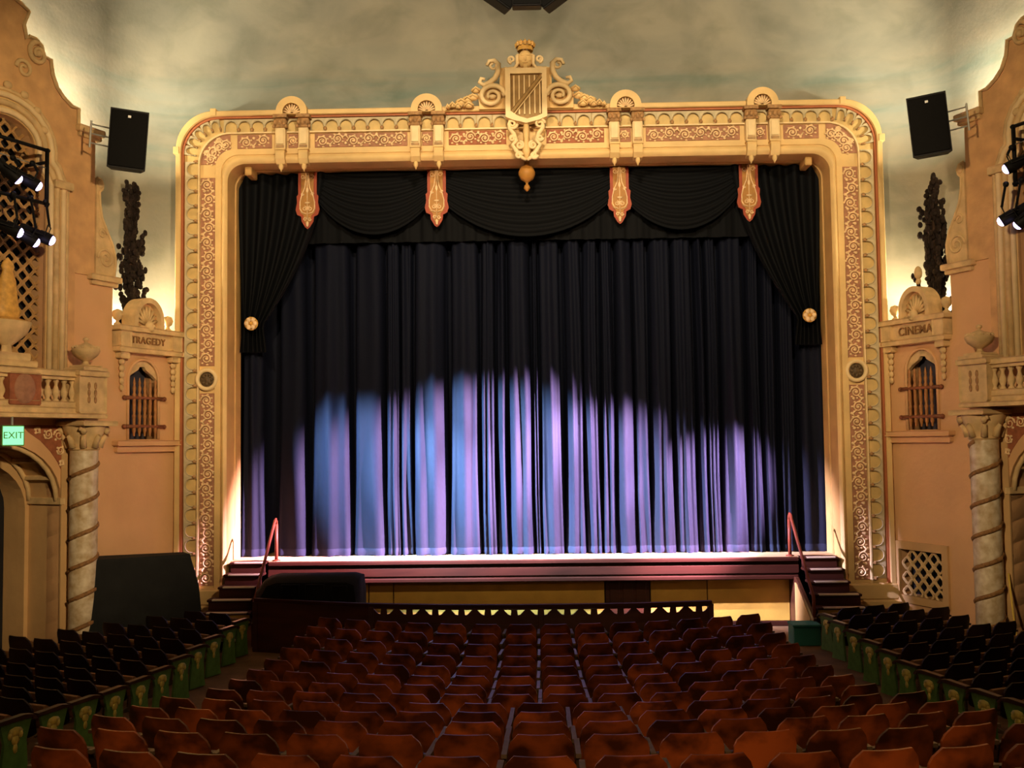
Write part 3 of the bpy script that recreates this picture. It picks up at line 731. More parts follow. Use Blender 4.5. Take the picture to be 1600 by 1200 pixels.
k=MB(); c0=U(897,205); k.ball((c0[0],19.90,c0[1]),(.145,.12,.19),14,9); k.ball((c0[0],19.77,c0[1]-.01),(.025,.04,.06),8,5); k.ball((c0[0],19.80,c0[1]-.09),(.06,.03,.018),8,4)
for sg in (-1,1):
    k.ball((c0[0]+sg*.055,19.80,c0[1]+.055),(.045,.03,.018),8,4); k.ball((c0[0]+sg*.08,19.82,c0[1]-.03),(.04,.03,.04),8,4)
k.ball((c0[0],19.83,c0[1]-.165),(.06,.06,.06),8,5)
cu_(k,'mask','cream',True)
k=MB(); x0,z0=U(897,150); k.lathe([(.155,0),(.16,.05),(.15,.07),(.155,.09)],(0,19.92,z0),16)
kk=MB()
for i in range(12):
    t=2*PI*i/12; k.lathe([(.03,.08),(.045,.15),(.02,.17),(.0,.2)],(.165*math.cos(t),19.92+.165*math.sin(t),z0),6)
cu_(k,'crown','crown',40)

# ball pendant below the crest
BP=thing('ball_pendant','turned ochre ball pendant hanging at the centre below the crest','pendant',(0,20.25,8.66))
k=MB(); k.lathe([(0,.0),(.035,.02),(.065,.07),(.05,.12),(.02,.15),(.03,.18),(.05,.2),(.13,.25),(.165,.34),(.165,.40),(.12,.50),(.06,.54),(.05,.6)],(0,0,0),18); k.build('ball',M['pendgold'],BP,True)
k=MB(); k.lathe([(.045,.58),(.03,.66)],(0,0,0),8); k.build('stem',M['cream'],BP,True)
# painted pendant boards
PL=['closest to the TRAGEDY window','next to the ball pendant on TRAGEDY side','next to the ball pendant on CINEMA side','closest to the CINEMA window']
for i,x in enumerate((-4.50,-1.85,1.88,4.50)):
    T=thing('hanging_pendant','red and gold painted pendant board, '+PL[i],'pendant',(x,20.66,8.06),0,'painted pendants under the proscenium')
    ol=[(-.19,1.25),(-.19,.72),(-.225,.68),(-.215,.55),(-.245,.40),(-.215,.30),(-.13,.26),(-.12,.16),(-.05,.04),(0,.0)]
    k=MB(); k.prism(ol+[(-a,z) for a,z in reversed(ol[:-1])],-.02,.03); k.build('board',M['pendbase'],T)
    il=[(-.13,1.25),(-.13,.70),(-.17,.42),(-.14,.33),(-.08,.28),(-.07,.16),(0,.06)]
    k=MB(); k.prism(il+[(-a,z) for a,z in reversed(il[:-1])],-.035,-.02); k.build('field',M['pendgold'],T)
    k=MB()
    k.tube([(0,-.04,1.24),(0,-.04,.2)],.010,5)
    for sg in (-1,1):
        k.tube([(sg*a,-.04,z) for a,z in [(.02,1.16),(.035,.95),(.05,.85),(.12,.68),(.15,.55),(.15,.42),(.11,.34),(.02,.31)]],.013,5)
        k.spiral(sg*.085,1.08,-.04,.05,.015,0,sg*1.3,.011,14,5); k.spiral(sg*.055,.42,-.04,.05,.015,PI/2,sg*1.4,.012,14,5); k.spiral(sg*.045,.20,-.04,.04,.012,0,-sg*1.3,.011,12,5); k.spiral(sg*.10,.72,-.04,.035,.01,0,sg*1.2,.011,12,5)
    k.ball((0,-.04,.80),(.03,.015,.06),8,5); k.ball((0,-.04,.54),(.06,.015,.02),8,5); k.ball((0,-.04,.10),(.03,.015,.06),8,5)
    k.build('scrollwork',M['relief'],T,True)
# ------------------------------------------------------------------ stage
ST=thing('stage','wooden stage with reddish-brown lip over yellow front boards','stage',(0,20.1,0))
so_=(0,20.1,0)
def sp(mb,name,m,smooth=False,par=ST): return mb.build(name,M[m],par,smooth,off=so_)
SX=5.17
k=MB(); k.box(-SX,SX,20.12,22.9,1.34,1.38); k.box(-5.95,-SX,20.3,22.9,1.34,1.38); k.box(SX,5.95,20.3,22.9,1.34,1.38); sp(k,'stage_floor','stagefloor')
k=MB(); k.bbox(-SX,SX,20.06,20.5,1.285,1.376,.02); sp(k,'nosing','mahog')
k=MB(); k.bbox(-SX,SX,20.16,20.5,1.225,1.285,.005); sp(k,'groove','darkmahog')
k=MB(); k.bbox(-SX,SX,20.10,20.5,1.06,1.225,.01); sp(k,'lip_board','mahog')
k=MB(); k.bbox(-SX,SX,20.14,20.5,1.03,1.06,.005); sp(k,'groove','darkmahog')
k=MB(); k.bbox(-SX,SX,20.08,20.5,.94,1.03,.02); sp(k,'lower_moulding','mahog')
for x0,x1,m,nm in ((-5.1,-3.25,'yellow','front_board'),(-3.23,-2.76,'yellow','front_board'),(-2.74,1.42,'yellow','front_board'),(1.44,2.31,'darkmahog','pit_door'),(2.33,3.43,'yellow','front_board'),(3.45,5.05,'yellow','front_board')):
    k=MB(); k.bbox(x0,x1,20.42,20.5,.10,.945,.006); D=sp(k,nm,m)
    if nm=='pit_door':
        for q in range(3):
            k=MB(); k.bbox(x0+.08+q*.26,x0+.28+q*.26,20.405,20.42,.16,.90,.01); sp(k,'door_panel','darkmahog',par=D)
k=MB(); k.bbox(-5.1,5.05,20.38,20.5,0,.10,.01); sp(k,'skirting','mahog')
for sg in (-1,1):
    F=thing('stage_steps','flight of dark red steps with worn white nosings %s'%('beside the covered organ' if sg<0 else 'beside the teal block'),'steps',(sg*5.56,19.3,0))
    fo=(sg*5.56,19.3,0)
    zt=1.38
    for i in range(7):
        z=zt-.197*i; y1=20.32-.27*i; y0=y1-.30
        x0,x1=5.19,5.92+.02*i
        if i==0: x1=5.9
        if i in (3,4): x1+=.10
        a,b=sorted((sg*x0,sg*x1))
        k=MB(); k.bbox(a,b,y0-.03,y1,z-.045,z,.01); T=k.build('tread',M['mahog'],F,off=fo)
        k=MB(); k.bbox(a+.10,b-.06,y0-.036,y0+.05,z-.022,z+.006,.004); k.build('nosing_strip',M['nosing'],T,off=fo)
        k=MB(); k.bbox(a+.02,b-.02,y0+.01,y0+.05,max(z-.197,.0),z-.045,.004); k.build('riser',M['mahog'] if i!=4 else M['yellow'],F,off=fo)
    ax=sg*5.12
    k=MB(); k.prism_x([(20.45,0),(20.45,1.0),(19.95,1.0),(18.75,.42),(18.75,0)],min(ax,ax-sg*.06),max(ax,ax-sg*.06)); STR=k.build('stringer',M['darkmahog'],F,off=fo)
    k=MB(); k.prism_x([(20.0,.12),(20.0,.90),(19.9,.90),(18.95,.40),(18.95,.12)],min(ax-sg*.06,ax-sg*.072),max(ax-sg*.06,ax-sg*.072)); k.build('stringer_panel',M['reveal'] if sg>0 else M['darkmahog'],STR,off=fo)
    H=thing('handrail','red tubular handrail of the stage steps %s'%('beside the covered organ' if sg<0 else 'beside the teal block'),'handrail',(sg*5.03,20.22,1.38))
    ho=(sg*5.03,20.22,1.38); x=sg*5.03
    k=MB(); k.tube([(x,20.22,1.38),(x,20.22,2.10)],.034,8); k.lathe([(.08,0),(.08,.015),(.035,.03)],(x,20.22,1.38),12); k.build('post',M['redrail'],H,True,off=ho)
    k=MB(); k.tube([(x,20.22,2.08),(x,20.21,2.16),(x,20.16,2.20),(x,20.10,2.18),(x,20.02,2.10),(x+sg*.02,19.5,1.55),(x+sg*.05,19.0,.98),(x+sg*.06,18.82,.80),(x+sg*.06,18.80,.2)],.030,8); k.build('rail',M['redrail'],H,True,off=ho)
# teal block at the foot of the far steps
T=thing('teal_block','teal painted box at the foot of the stage steps beside the green seat ends','box',(4.86,18.62,0))
k=MB(); k.bbox(-.24,.24,-.2,.2,0,.36,.015); k.build('body',M['teal'],T); k=MB(); k.bbox(-.255,.255,-.215,.215,.33,.375,.01); k.build('lid',M['teal'],T)

# orchestra rail, bowed towards the seats
def rail_y(x): return lerp_tab([(-4.95,18.35),(-3.8,17.95),(-2.8,17.65),(-1.5,17.45),(-.3,17.38),(1.0,17.40),(1.8,17.44),(3.05,17.62)],x)
R=thing('orchestra_rail','dark wooden bowed orchestra rail with triangular cut-outs in front of the stage','railing',(0,17.4,0)); ro=(0,17.4,0)
xs=[-4.95+8.0*i/64 for i in range(65)]
def strip(k,x0,x1,z0,z1,t0,t1,n=12):
    pts=[x0+(x1-x0)*i/n for i in range(n+1)]
    k.grid([[(x,rail_y(x)-t0,z0),(x,rail_y(x)-t0,z1),(x,rail_y(x)+t1,z1),(x,rail_y(x)+t1,z0)] for x in pts],True)
    for x in (x0,x1): k.add([(x,rail_y(x)-t0,z0),(x,rail_y(x)-t0,z1),(x,rail_y(x)+t1,z1),(x,rail_y(x)+t1,z0)],[(0,1,2,3)])
k=MB(); strip(k,-4.95,3.05,.885,.94,.05,.05,40); k.build('top_rail',M['mahog'],R,off=ro)
k=MB(); strip(k,-4.95,-2.75,.0,.885,.015,.015,14); k.build('solid_panel',M['darkmahog'],R,off=ro)
k=MB(); strip(k,-2.75,3.05,.50,.60,.02,.02,24); k.build('bottom_rail',M['darkmahog'],R,off=ro)
k=MB(); strip(k,-2.75,3.05,.0,.50,.012,.012,24); k.build('solid_panel',M['darkmahog'],R,off=ro)
nseg=13
for i in range(nseg):
    x0=-2.75+5.8*i/nseg; x1=-2.75+5.8*(i+1)/nseg; c=(x0+x1)/2; w_=(x1-x0)
    # board with two triangular cut-outs meeting at a central boss
    out=[(x0-.002,.60),(x1+.002,.60),(x1+.002,.885),(x0-.002,.885)]
    h1=[(c-.05,.85),(c-.18,.85),(c-.10,.77),(c-.06,.76)]; h2=[(c+.05,.85),(c+.18,.85),(c+.10,.77),(c+.06,.76)]
    h3=[(c-.04,.73),(c-.16,.63),(c-.05,.63)]; h4=[(c+.04,.73),(c+.16,.63),(c+.05,.63)]
    k=MB(); k.prism(out,0,.03,[h1,h2]); 
    dy=[(vx,vy+rail_y(vx)-.015,vz) for vx,vy,vz in k.v]; k.v=dy
    k.build('pierced_board',M['darkmahog'],R,off=ro)
for x in (-4.93,-2.75,.15,3.03):
    k=MB(); y=rail_y(x); k.bbox(x-.045,x+.045,y-.045,y+.045,0,.89,.008); k.build('post',M['darkmahog'],R,off=ro)

# covered organ console behind the rail
G=thing('covered_organ','low organ console under a rumpled black cover behind the rail near the steps','organ',(-4.05,18.9,0))
k=MB(); rows=[]
ol=[(-.98,0),(-.97,.70),(-.96,1.02),(-.80,1.24),(-.60,1.30),(.82,1.32),(.95,1.27),(.965,1.0),(.97,.5),(.97,0)]
for j in range(9):
    t=j/8; y=-.42+.84*t; s_=1-.10*abs(2*t-1)**3
    row=[]
    for i,(x,z) in enumerate(ol):
        row.append((x*(1 if z<.2 else s_)+.02*math.sin(9*t+i),y,z*(s_ if z>.3 else 1)+.015*math.sin(5*i+7*t)))
    rows.append(row)
k.grid(rows)
k.add(rows[0],[tuple(range(len(ol)))]); k.add(rows[-1],[tuple(range(len(ol)))])
k.build('cover',M['blackcloth'],G,50)
k=MB(); k.bbox(-.9,.9,-.36,.36,.0,.98,.02); k.build('console_case',M['darkmahog'],G)
for x,z,w_,h_ in ((-.28,1.02,.30,.26),(.16,1.0,.30,.30),(.60,1.0,.26,.24)):
    k=MB(); k.tube([(x-w_/2,-.455,z-h_/2),(x-w_/2,-.46,z+h_/2),(x+w_/2,-.46,z+h_/2),(x+w_/2,-.455,z-h_/2)],.022,5,True); k.build('cover_fold',M['blackcloth'],G,True)

# big black draped box by the spiral column
D=thing('draped_box','big box draped in black cloth standing before the plain wall beside the spiral column','box',(-7.0,18.45,0),math.radians(33)); 
k=MB()
hx=.86
front=[(-hx-.16,0),(-hx-.02,1.72),(hx-.10,1.70),(hx+.06,1.15),(hx+.10,.75),(hx+.08,0)]
rows=[]
for j,(y,sc) in enumerate(((-.30,.97),(-.27,1.0),(.22,1.0),(.28,.97))):
    rows.append([(x,y-(.14 if z<.2 and y<0 else 0),z*sc+.01*math.sin(3*j+x*5)) for x,z in front])
k.grid(rows); k.add(rows[0],[tuple(range(6))]); k.add(rows[-1],[tuple(range(6))]); k.build('cover',M['blackcloth'],D,30)
k=MB(); k.bbox(-.8,.7,-.2,.2,0,.9,.02); k.build('case',M['black'],D)

# ------------------------------------------------------------------ curtains
def px2x(px,Y=20.9): return (px-835)/1600*Y+.08+.0135*.0
PAN=[(372,401,.75),(436,470,.8),(489,541,1),(556,600,.9),(602,623,.85),(626,641,.7),(646,694,1),(707,748,1),(753,771,.85),(781,790,.7),(796,832,1),(835,842,.6),(846,874,1),(889,912,.9),(915,933,.85),(946,960,.8),(966,992,.95),(994,1011,.85),(1021,1052,1),(1054,1085,.95),(1094,1104,.75),(1106,1121,.9),(1132,1161,1),(1175,1190,.8),(1192,1210,.85),(1222,1240,.7),(1252,1300,.7)]
PX=[]
for i,(a,b,d) in enumerate(PAN):
    gl=a-PAN[i-1][1] if i else 0; gr=PAN[i+1][0]-b if i<len(PAN)-1 else 0
    PX.append((px2x(a-min(6,.33*gl)),px2x(b+min(6,.33*gr)),d))
def curtain_row(z):
    t=(z-1.38)/7.9; row=[]; rnd=random.Random(5)
    PRV=-6.05
    for i,(a,b,d) in enumerate(PX):
        rp=rnd.random()*6.28; kf=rnd.choice((1,2,2,3)); wob=rnd.uniform(-1,1)
        shr=.02+.05*min(1,t*1.4); a2=a+shr*(b-a)+.035*math.sin(1.7*t*3+rp)*wob*t; b2=b-shr*(b-a)*.6+.035*math.sin(1.7*t*3+rp)*wob*t
        fl=.03*max(0,1-t*5); a2-=fl; b2+=fl
        if a2<PRV+.012: a2=PRV+.012
        # recess before the panel
        g=a2-PRV; dep=21.17+min(.55,.08+1.8*g)*(1-.5*t)
        for q in (.06,.5,.94): row.append((PRV+g*q,dep+.02*math.sin(q*PI)))
        for q in range(13):
            u=q/12
            prof=math.sin(PI*min(1,max(0,u)))**.28 if 0<u<1 else 0
            sub=.05*math.sin(2*PI*kf*u+rp+.8*t)*prof*(1-.35*t)
            y=21.14-(.25*d*prof*(1-.30*t))+sub+.02*math.sin(6*u+9*t+rp)
            row.append((a2+(b2-a2)*u,y))
        PRV=b2
    row.append((6.05,21.26))
    return [(x,y,z) for x,y in row]
CT=thing('house_curtain','blue and violet lit velvet stage curtain hanging in deep vertical folds','curtain',(0,21.1,1.38)); cto=(0,21.1,1.38)
zz=[1.53,1.62,1.75,1.95,2.2,2.6,3,3.5,4,4.5,5,5.6,6.3,7,7.8,8.6,9.4]
k=MB(); k.grid([curtain_row(z) for z in zz]); k.build('cloth',M['velvet'],CT,True,off=cto,recalc=False)
k=MB(); k.grid([[(x,y-.012,1.385+.02*math.sin(x*17)) for x,y,z in curtain_row(1.4)],[(x,y-.022,z) for x,y,z in curtain_row(1.46)],[(x,y-.006,z) for x,y,z in curtain_row(1.535)]]); k.build('fringe_hem',M['hem'],CT,True,off=cto,recalc=False)
# straight border behind the swags
k=MB(); rows=[]
for z in (7.80,7.9,8.4,9.45):
    rows.append([(-5.0+10*i/160,20.86+.03*math.sin(i*.9)+.02*math.sin(i*2.3),z) for i in range(161)])
k.grid(rows); o=k.build('border_curtain',M['velvetdark'],None,True,off=(0,20.86,7.8),recalc=False); o.location=(0,20.86,7.8); tag(o,'straight black border curtain hanging behind the three swags above the blue curtain','curtain')
# three swags
SWL=['between the first two pendant boards','at the centre behind the ball pendant','between the last two pendant boards']
for i,(x0,x1,zb) in enumerate(((-4.5,-1.75,7.92),(-2.05,2.05,7.83),(1.75,4.5,7.92))):
    k=MB(); rows=[]
    n1,n2=28,36
    for j in range(n2+1):
        v=j/n2; row=[]
        for q in range(n1+1):
            u=q/n1; sag=4*u*(1-u)
            z=9.38-(.15+.06*v)*v*1.2*(1-sag)*1.5-(9.38-zb)*v*sag**.85
            y=20.72-.10*sag*v+.030*math.sin(v*2*PI*8.5)*(.35+.65*sag)
            row.append((x0+(x1-x0)*u,y,z))
        rows.append(row)
    k.grid(rows); o=k.build('swag_valance',M['velvetdark'],None,True,off=((x0+x1)/2,20.72,zb),recalc=False); o.location=((x0+x1)/2,20.72,zb)
    tag(o,'black draped swag of the valance '+SWL[i],'valance','swags of the valance')
# side tab drapes drawn to the rosettes
for sg in (-1,1):
    k=MB(); rows=[]
    for j in range(40):
        z=9.4-(9.4-5.55)*j/39
        if z>6.1:
            t=(9.4-z)/(9.4-6.1); inner=4.15+(5.42-4.15)*t**1.8; outer=5.98-.12*t
        else:
            t=(6.1-z)/(6.1-1.45); inner=5.42-.10*min(1,t*6); outer=5.86+.06*min(1,t*6)
        row=[]
        for q in range(45):
            u=q/44; amp=.07
            row.append((sg*(outer+(inner-outer)*u),20.70+amp*math.sin(u*2*PI*6+.5*math.sin(z))+.10*(1-abs(2*u-1)),z))
        rows.append(row)
    k.grid(rows); o=k.build('tab_drape',M['velvetdark'],None,True,off=(sg*5.5,20.7,5.5),recalc=False); o.location=(sg*5.5,20.7,5.5)
    tag(o,'black side drape swept back to the gold rosette %s'%('above the covered organ' if sg<0 else 'above the teal block'),'curtain','side drapes')
    Rz=thing('rosette_tieback','gilt flower rosette tieback on the black drape %s'%('above the covered organ' if sg<0 else 'above the teal block'),'tieback',(sg*5.62,20.50,6.12))
    for i in range(6):
        t=2*PI*i/6; k=MB(); k.ball((.085*math.cos(t),-.02,.085*math.sin(t)),(.05,.025,.05),8,5); k.build('petal',M['relief'],Rz,True)
    k=MB(); k.lathe([(.0,-.05),(.035,-.035),(.04,0),(.14,.0),(.14,.02)],(0,0,0),14,'y'); k.build('boss',M['crown'],Rz,True)
    k=MB(); k.tube([(0,.02,0),(0,.30,0)],.02,6); k.build('arm',M['crown'],Rz)

# ------------------------------------------------------------------ hanging loudspeakers
for s in (-1,1):
    p=bay(s,2.58,1.2,8.94)
    Sp=thing('hanging_loudspeaker','tall black loudspeaker hung above the %s cypress on a bracket'%('TRAGEDY' if s<0 else 'CINEMA'),'loudspeaker',(p.x,p.y,8.45))
    Sp.rotation_euler=(math.radians(9),s*math.radians(3.5)*-1 if s<0 else math.radians(-4.5),-s*math.radians(22))
    k=MB(); k.prism_z([(-.31,-.22),(.31,-.22),(.24,.28),(-.24,.28)],0,1.0); k.build('cabinet',M['black'],Sp)
    k=MB(); k.bbox(-.29,.29,-.245,-.22,.03,.97,.012); k.build('grille',M['grille'],Sp)
    k=MB(); k.bbox(-.025,.025,-.252,-.245,.86,.90,.003); k.build('badge',M['badge'],Sp)
    k=MB()
    for z in (.36,.52,.68):
        k.tube([(s*.10,.2,z),(s*.62,.34,z+.06)],.014,5)
    k.tube([(s*.62,.34,.34),(s*.62,.34,.80)],.018,6); k.build('bracket',M['steel'],Sp)
CLB=['middle box of the three at the ceiling above the crest','tilted box of the three above the crest, on the TRAGEDY side','tilted box of the three above the crest, on the CINEMA side']
for i,(x,z,ry,rz_) in enumerate(((.05,11.02,0,0),(-.48,11.10,.5,.35),(.58,11.10,-.5,-.35))):
    Sp=thing('ceiling_loudspeaker','black loudspeaker, '+CLB[i],'loudspeaker',(x,17.0,z)); Sp.rotation_euler=(math.radians(14),ry,rz_)
    k=MB(); k.bbox(-.25,.25,-.2,.25,0,.6,.015); k.build('cabinet',M['black'],Sp)
    k=MB(); k.bbox(-.23,.23,-.215,-.2,.03,.57,.008); k.build('grille',M['grille'],Sp)
    k=MB(); k.tube([(0,0,.6),(0,0,3.6)],.02,6); k.build('hanger',M['black'],Sp)

# ------------------------------------------------------------------ cypress trees
def cypress(s,a,n,top,label,seed):
    rnd=random.Random(seed)
    T=bthing('cypress_tree',label,'tree',s,a,n,4.6)
    k=MB(); k.tube([(0,0,0),(.02,0,1.5),(.0,0,3.2),(0,0,top-4.7)],[.06,.05,.035,.015],7); k.build('trunk',M['trunk'],T,True)
    H=top-4.6; nb=46
    for i in range(nb):
        t=(i+.5)/nb; z=.9+(H-1.2)*t**.95
        env=lerp_tab([(0,.14),(.15,.32),(.35,.37),(.6,.28),(.8,.19),(.93,.11),(1,.03)],(z-.9)/(H-1.1))
        an=i*2.399+rnd.uniform(-.4,.4)
        k=MB(); r=env*rnd.choice((.5,.7,.85,1.0,1.25)); L_=rnd.uniform(.45,.75)
        for q in range(11):
            u=q/10; rr=r*(.25+.75*u); 
            k.ball((rr*math.cos(an)+rnd.uniform(-.05,.05),rr*math.sin(an)*.7+rnd.uniform(-.05,.05),z-.25+L_*u+rnd.uniform(-.03,.03)),(rnd.uniform(.03,.065),rnd.uniform(.03,.06),rnd.uniform(.05,.09)),5,4)
        k.build('branch_spray',M['cypress'],T)
cypress(-1,.80,-.46,8.85,'narrow dark brown cypress with blunt top rising behind the TRAGEDY portal',3)
cypress(1,.88,-.46,8.62,'narrow dark brown cypress with ragged pointed top behind the CINEMA portal',11)

# ------------------------------------------------------------------ lighting frames and stage spotlights
lens_m=emit('lamp_lens',(.62,.52,1.0),7)
for s in (-1,1):
    zt,zb=(8.62,7.72) if s<0 else (8.72,7.78)
    Fm=bthing('lighting_frame','black pipe lighting frame hung before the lattice window on the %s'%('exit sign side' if s<0 else 'yellow rope side'),'frame',s,4.3,.5,zb)
    fo=(4.3,.5,zb); ys=1 if s<0 else -1
    def fp(mb,name,m='black'): return mb.build(name,M[m],Fm,True,off=fo,ys=ys)
    for a in (3.62,4.9):
        k=MB(); k.tube([(a,.5,zb-.05),(a,.5,zt+.03)],.035,6); fp(k,'post')
    for z in (zt,zb):
        k=MB(); k.tube([(3.58,.5,z),(4.95,.5,z)],.032,6); fp(k,'crossbar')
    k=MB(); k.tube([(3.62,.5,zt-.30),(4.9,.5,zt-.26)],.010,5); fp(k,'safety_cable','steel')
    for a in (3.62,4.9):
        k=MB(); k.tube([(a,.5,zt-.2),(a,.0,zt-.2)],.03,6); fp(k,'wall_arm')
def spotlight(s,a,n,z,tgt,label,power,col,ang,bar_z,blend=.75):
    p=bay(s,a,n,z); T=thing('stage_spotlight',label,'spotlight',(p.x,p.y,bar_z))
    d=(Vector(tgt)-p).normalized()
    q=d.to_track_quat('Z','Y').to_matrix().to_4x4()
    def bb(mb,name,m,smooth=40):
        for i,v in enumerate(mb.v):
            w=q@Vector(v)+p-T.location; mb.v[i]=tuple(w)
        return mb.build(name,m,T,smooth)
    k=MB(); k.lathe([(0,-.42),(.07,-.42),(.085,-.36),(.085,-.12),(.10,-.10),(.10,.10),(.085,.10),(.085,.02)],(0,0,0),14); bd=bb(k,'body',M['black'])
    k=MB(); k.lathe([(.080,.10),(.074,.125),(.045,.15),(.0,.16)],(0,0,0),14); bb(k,'lens',lens_m,True)
    k=MB(); k.tube([(.13,0,-.2),(.13,.02,.0),(.13,.2,-.02),(-.13,.2,-.02),(-.13,.02,.0),(-.13,0,-.2)],.012,5); bb(k,'yoke',M['black'])
    w=Vector((0,0,0)); k=MB(); k.tube([(0,0,.03),tuple(q@Vector((0,.2,-.02))+p-T.location)],.022,6); k.ball((0,0,0),.05,8,5); k.build('clamp',M['black'],T)
    if power:
        o=light('beam_lamp','SPOT',tuple(p+d*.26),tgt,power*1.55,col,spot_size=math.radians(ang),spot_blend=blend,shadow_soft_size=.06)
BL=(.42,.68,1); LV=(.92,.52,.80)
spotlight(-1,4.36,.6,8.02,(-2.6,20.95,2.5),'black stage spotlight, upper bar by the exit sign bay, outer one',33000,BL,25,8.3)
spotlight(-1,3.99,.6,7.98,(.3,20.95,2.7),'black stage spotlight, upper bar by the exit sign bay, inner one',52000,BL,23,8.3)
spotlight(-1,4.34,.6,7.14,(3.0,20.95,2.0),'black stage spotlight, lower bar by the exit sign bay, outermost',40000,(.7,.6,.9),20,7.72)
spotlight(-1,4.02,.6,7.05,(-1.2,20.95,2.2),'black stage spotlight, lower bar by the exit sign bay, middle one',31000,BL,22,7.72)
spotlight(-1,3.72,.6,7.12,(4.4,20.3,1.6),'long black stage spotlight, lower bar by the exit sign bay, innermost',0,BL,20,7.72)
spotlight(1,3.66,.6,8.05,(-2.3,20.95,2.75),'black stage spotlight, upper bar of the frame opposite the exit sign',125000,LV,20,8.35)
spotlight(1,3.52,.6,7.22,(.2,20.95,2.6),'black stage spotlight with glowing lens, frame opposite the exit sign, inner one',100000,LV,21,7.78)
spotlight(1,3.82,.6,7.12,(3.2,20.95,2.1),'black stage spotlight, frame opposite the exit sign, lower outer one',80000,LV,23,7.78)

# uplights hidden behind the parapets
for s in (-1,1):
    p=bay(s,.50,-.74,5.75); t=bay(s,.45,-.95,9.0); light('parapet_uplight','AREA',tuple(p),tuple(t),330,(1,.85,.58),size=.35)
    p=bay(s,3.0,-.70,9.1); t=bay(s,2.85,-.9,11); light('pylon_uplight','AREA',tuple(p),tuple(t),900,(1,.86,.60),size=.5)

# exit sign
X=bthing('exit_sign','glowing green exit sign hung under the balcony','sign',-1,4.32,.62,3.70)
k=MB(); k.bbox(-.17,.17,-.05,.05,0,.33,.015); k.build('housing',M['green'],X)
fm=emit('exit_face',(.25,1,.55),.9)
k=MB(); k.bbox(-.155,.155,.05,.056,.02,.31,.004); k.build('sign_face',fm,X)
cu=bpy.data.curves.new('lettering','FONT'); cu.body='EXIT'; cu.size=.15; cu.extrude=.003; cu.align_x='CENTER'; cu.align_y='CENTER'
to=bpy.data.objects.new('lettering',cu); COL.objects.link(to); bpy.context.view_layer.update()
me=bpy.data.meshes.new_from_object(to.evaluated_get(bpy.context.evaluated_depsgraph_get())); bpy.data.objects.remove(to); me.name='lettering'; me.materials.clear(); me.materials.append(M['green'])
o=bpy.data.objects.new('lettering',me); COL.objects.link(o); o.parent=X; o.rotation_euler=(PI/2,0,PI); o.location=(0,.059,.165)
X.rotation_euler=(0,0,rzs(-1)-.35)
k=MB(); k.tube([(0,0,.33),(0,0,.47)],.02,6); k.build('hanger',M['steel'],X)

# yellow rope leaning on the column, small bent hook
p0_=bay(1,2.82,.10,1.35); p1_=bay(1,3.35,.55,.35)
k=MB(); k.tube([tuple(p0_+(p1_-p0_)*t-Vector((0,0,.10*math.sin(PI*t)))-p1_) for t in [i/12 for i in range(13)]],.018,6)
o=k.build('yellow_rope',M['yrope'],None,True); o.location=tuple(p1_); tag(o,'slack yellow rope running down from the spiral column beside the wall vent','rope')

# ------------------------------------------------------------------ theatre seats
def seat_meshes(backmat,dark):
    me={}
    k=MB(); rows=[]; hw=.238
    # curved plywood back with clipped shoulders, built as a thin shell
    prof=[(-hw*.86,.36),(-hw,.42),(-hw,.66),(-hw*.93,.71),(-hw*.70,.775),(hw*.70,.775),(hw*.93,.71),(hw,.66),(hw,.42),(hw*.86,.36)]
    def yb(x,z): return -.16-.20*(z-.36)+.055*(1-(x/hw)**2)*-1
    # columns
    colsx=[-1,-.93,-.70,-.35,0,.35,.70,.93,1]
    def top(u): 
        a=abs(u); return .775 if a<=.70 else (.775-.065*(a-.70)/.23 if a<=.93 else .71-.05*(a-.93)/.07)
    def bot(u):
        a=abs(u); return .36 if a<.86 else .36+.06*(a-.86)/.14
    for th in (0,.022):
        for f_ in (0,.5,1):
            row=[]
            for u in colsx:
                x=u*hw; z=bot(u)+(top(u)-bot(u))*f_; row.append((x,yb(x,z)+th,z))
            rows.append(row)
    fr,bk=rows[:3],rows[3:]
    k.grid(fr+bk[::-1]+[fr[0]])
    for e in (0,-1):
        k.add([fr[0][e],fr[1][e],fr[2][e],bk[2][e],bk[1][e],bk[0][e]],[(0,1,2,3,4,5)])
    me['backrest']=k.build('backrest',backmat,None,35,mesh_only=True)
    # tipped-up seat with padded face
    hz=-.045 if dark else -.13
    k=MB(); k.prism_x([(.0,.40),(-.04,.45),(-.06,.66+hz),(-.05,.70+hz),(-.01,.705+hz),(.03,.68+hz),(.045,.56+hz),(.03,.42)],-.22,.22); me['seat_pad']=k.build('seat_pad',M['tanpad'] if dark else M['arm'],None,50,mesh_only=True)
    # shared iron standard and arm on the +x side
    k=MB(); k.prism_x([(-.20,0),(-.20,.03),(-.05,.07),(-.03,.40),(-.16,.58),(.16,.58),(.06,.40),(.05,.07),(.17,.03),(.17,0)],.255,.283); me['standard']=k.build('standard',M['iron'],None,mesh_only=True)
    k=MB(); k.prism_x([(-.20,.585),(-.20,.615),(.16,.625),(.21,.60),(.20,.575),(.16,.58)],.250,.290); me['armrest']=k.build('armrest',M['arm'] if dark else M['iron'],None,mesh_only=True)
    return me
SM=seat_meshes(M['seat'],False); SMD=seat_meshes(M['seatshade'],True)
k=MB(); k.prism_x([(-.17,.02),(-.16,.10),(-.12,.40),(-.17,.60),(.19,.60),(.13,.40),(.15,.10),(.17,.02)],-.31,-.275); EPM=k.build('end_panel',M['green'],None,mesh_only=True)
k=MB()
for y,z,a,b in ((0,.50,.09,.05),(0,.42,.05,.05),(0,.34,.03,.05),(-.06,.47,.03,.04),(.06,.47,.03,.04)): k.ball((-.312,y,z),(.012,a,b),7,4)
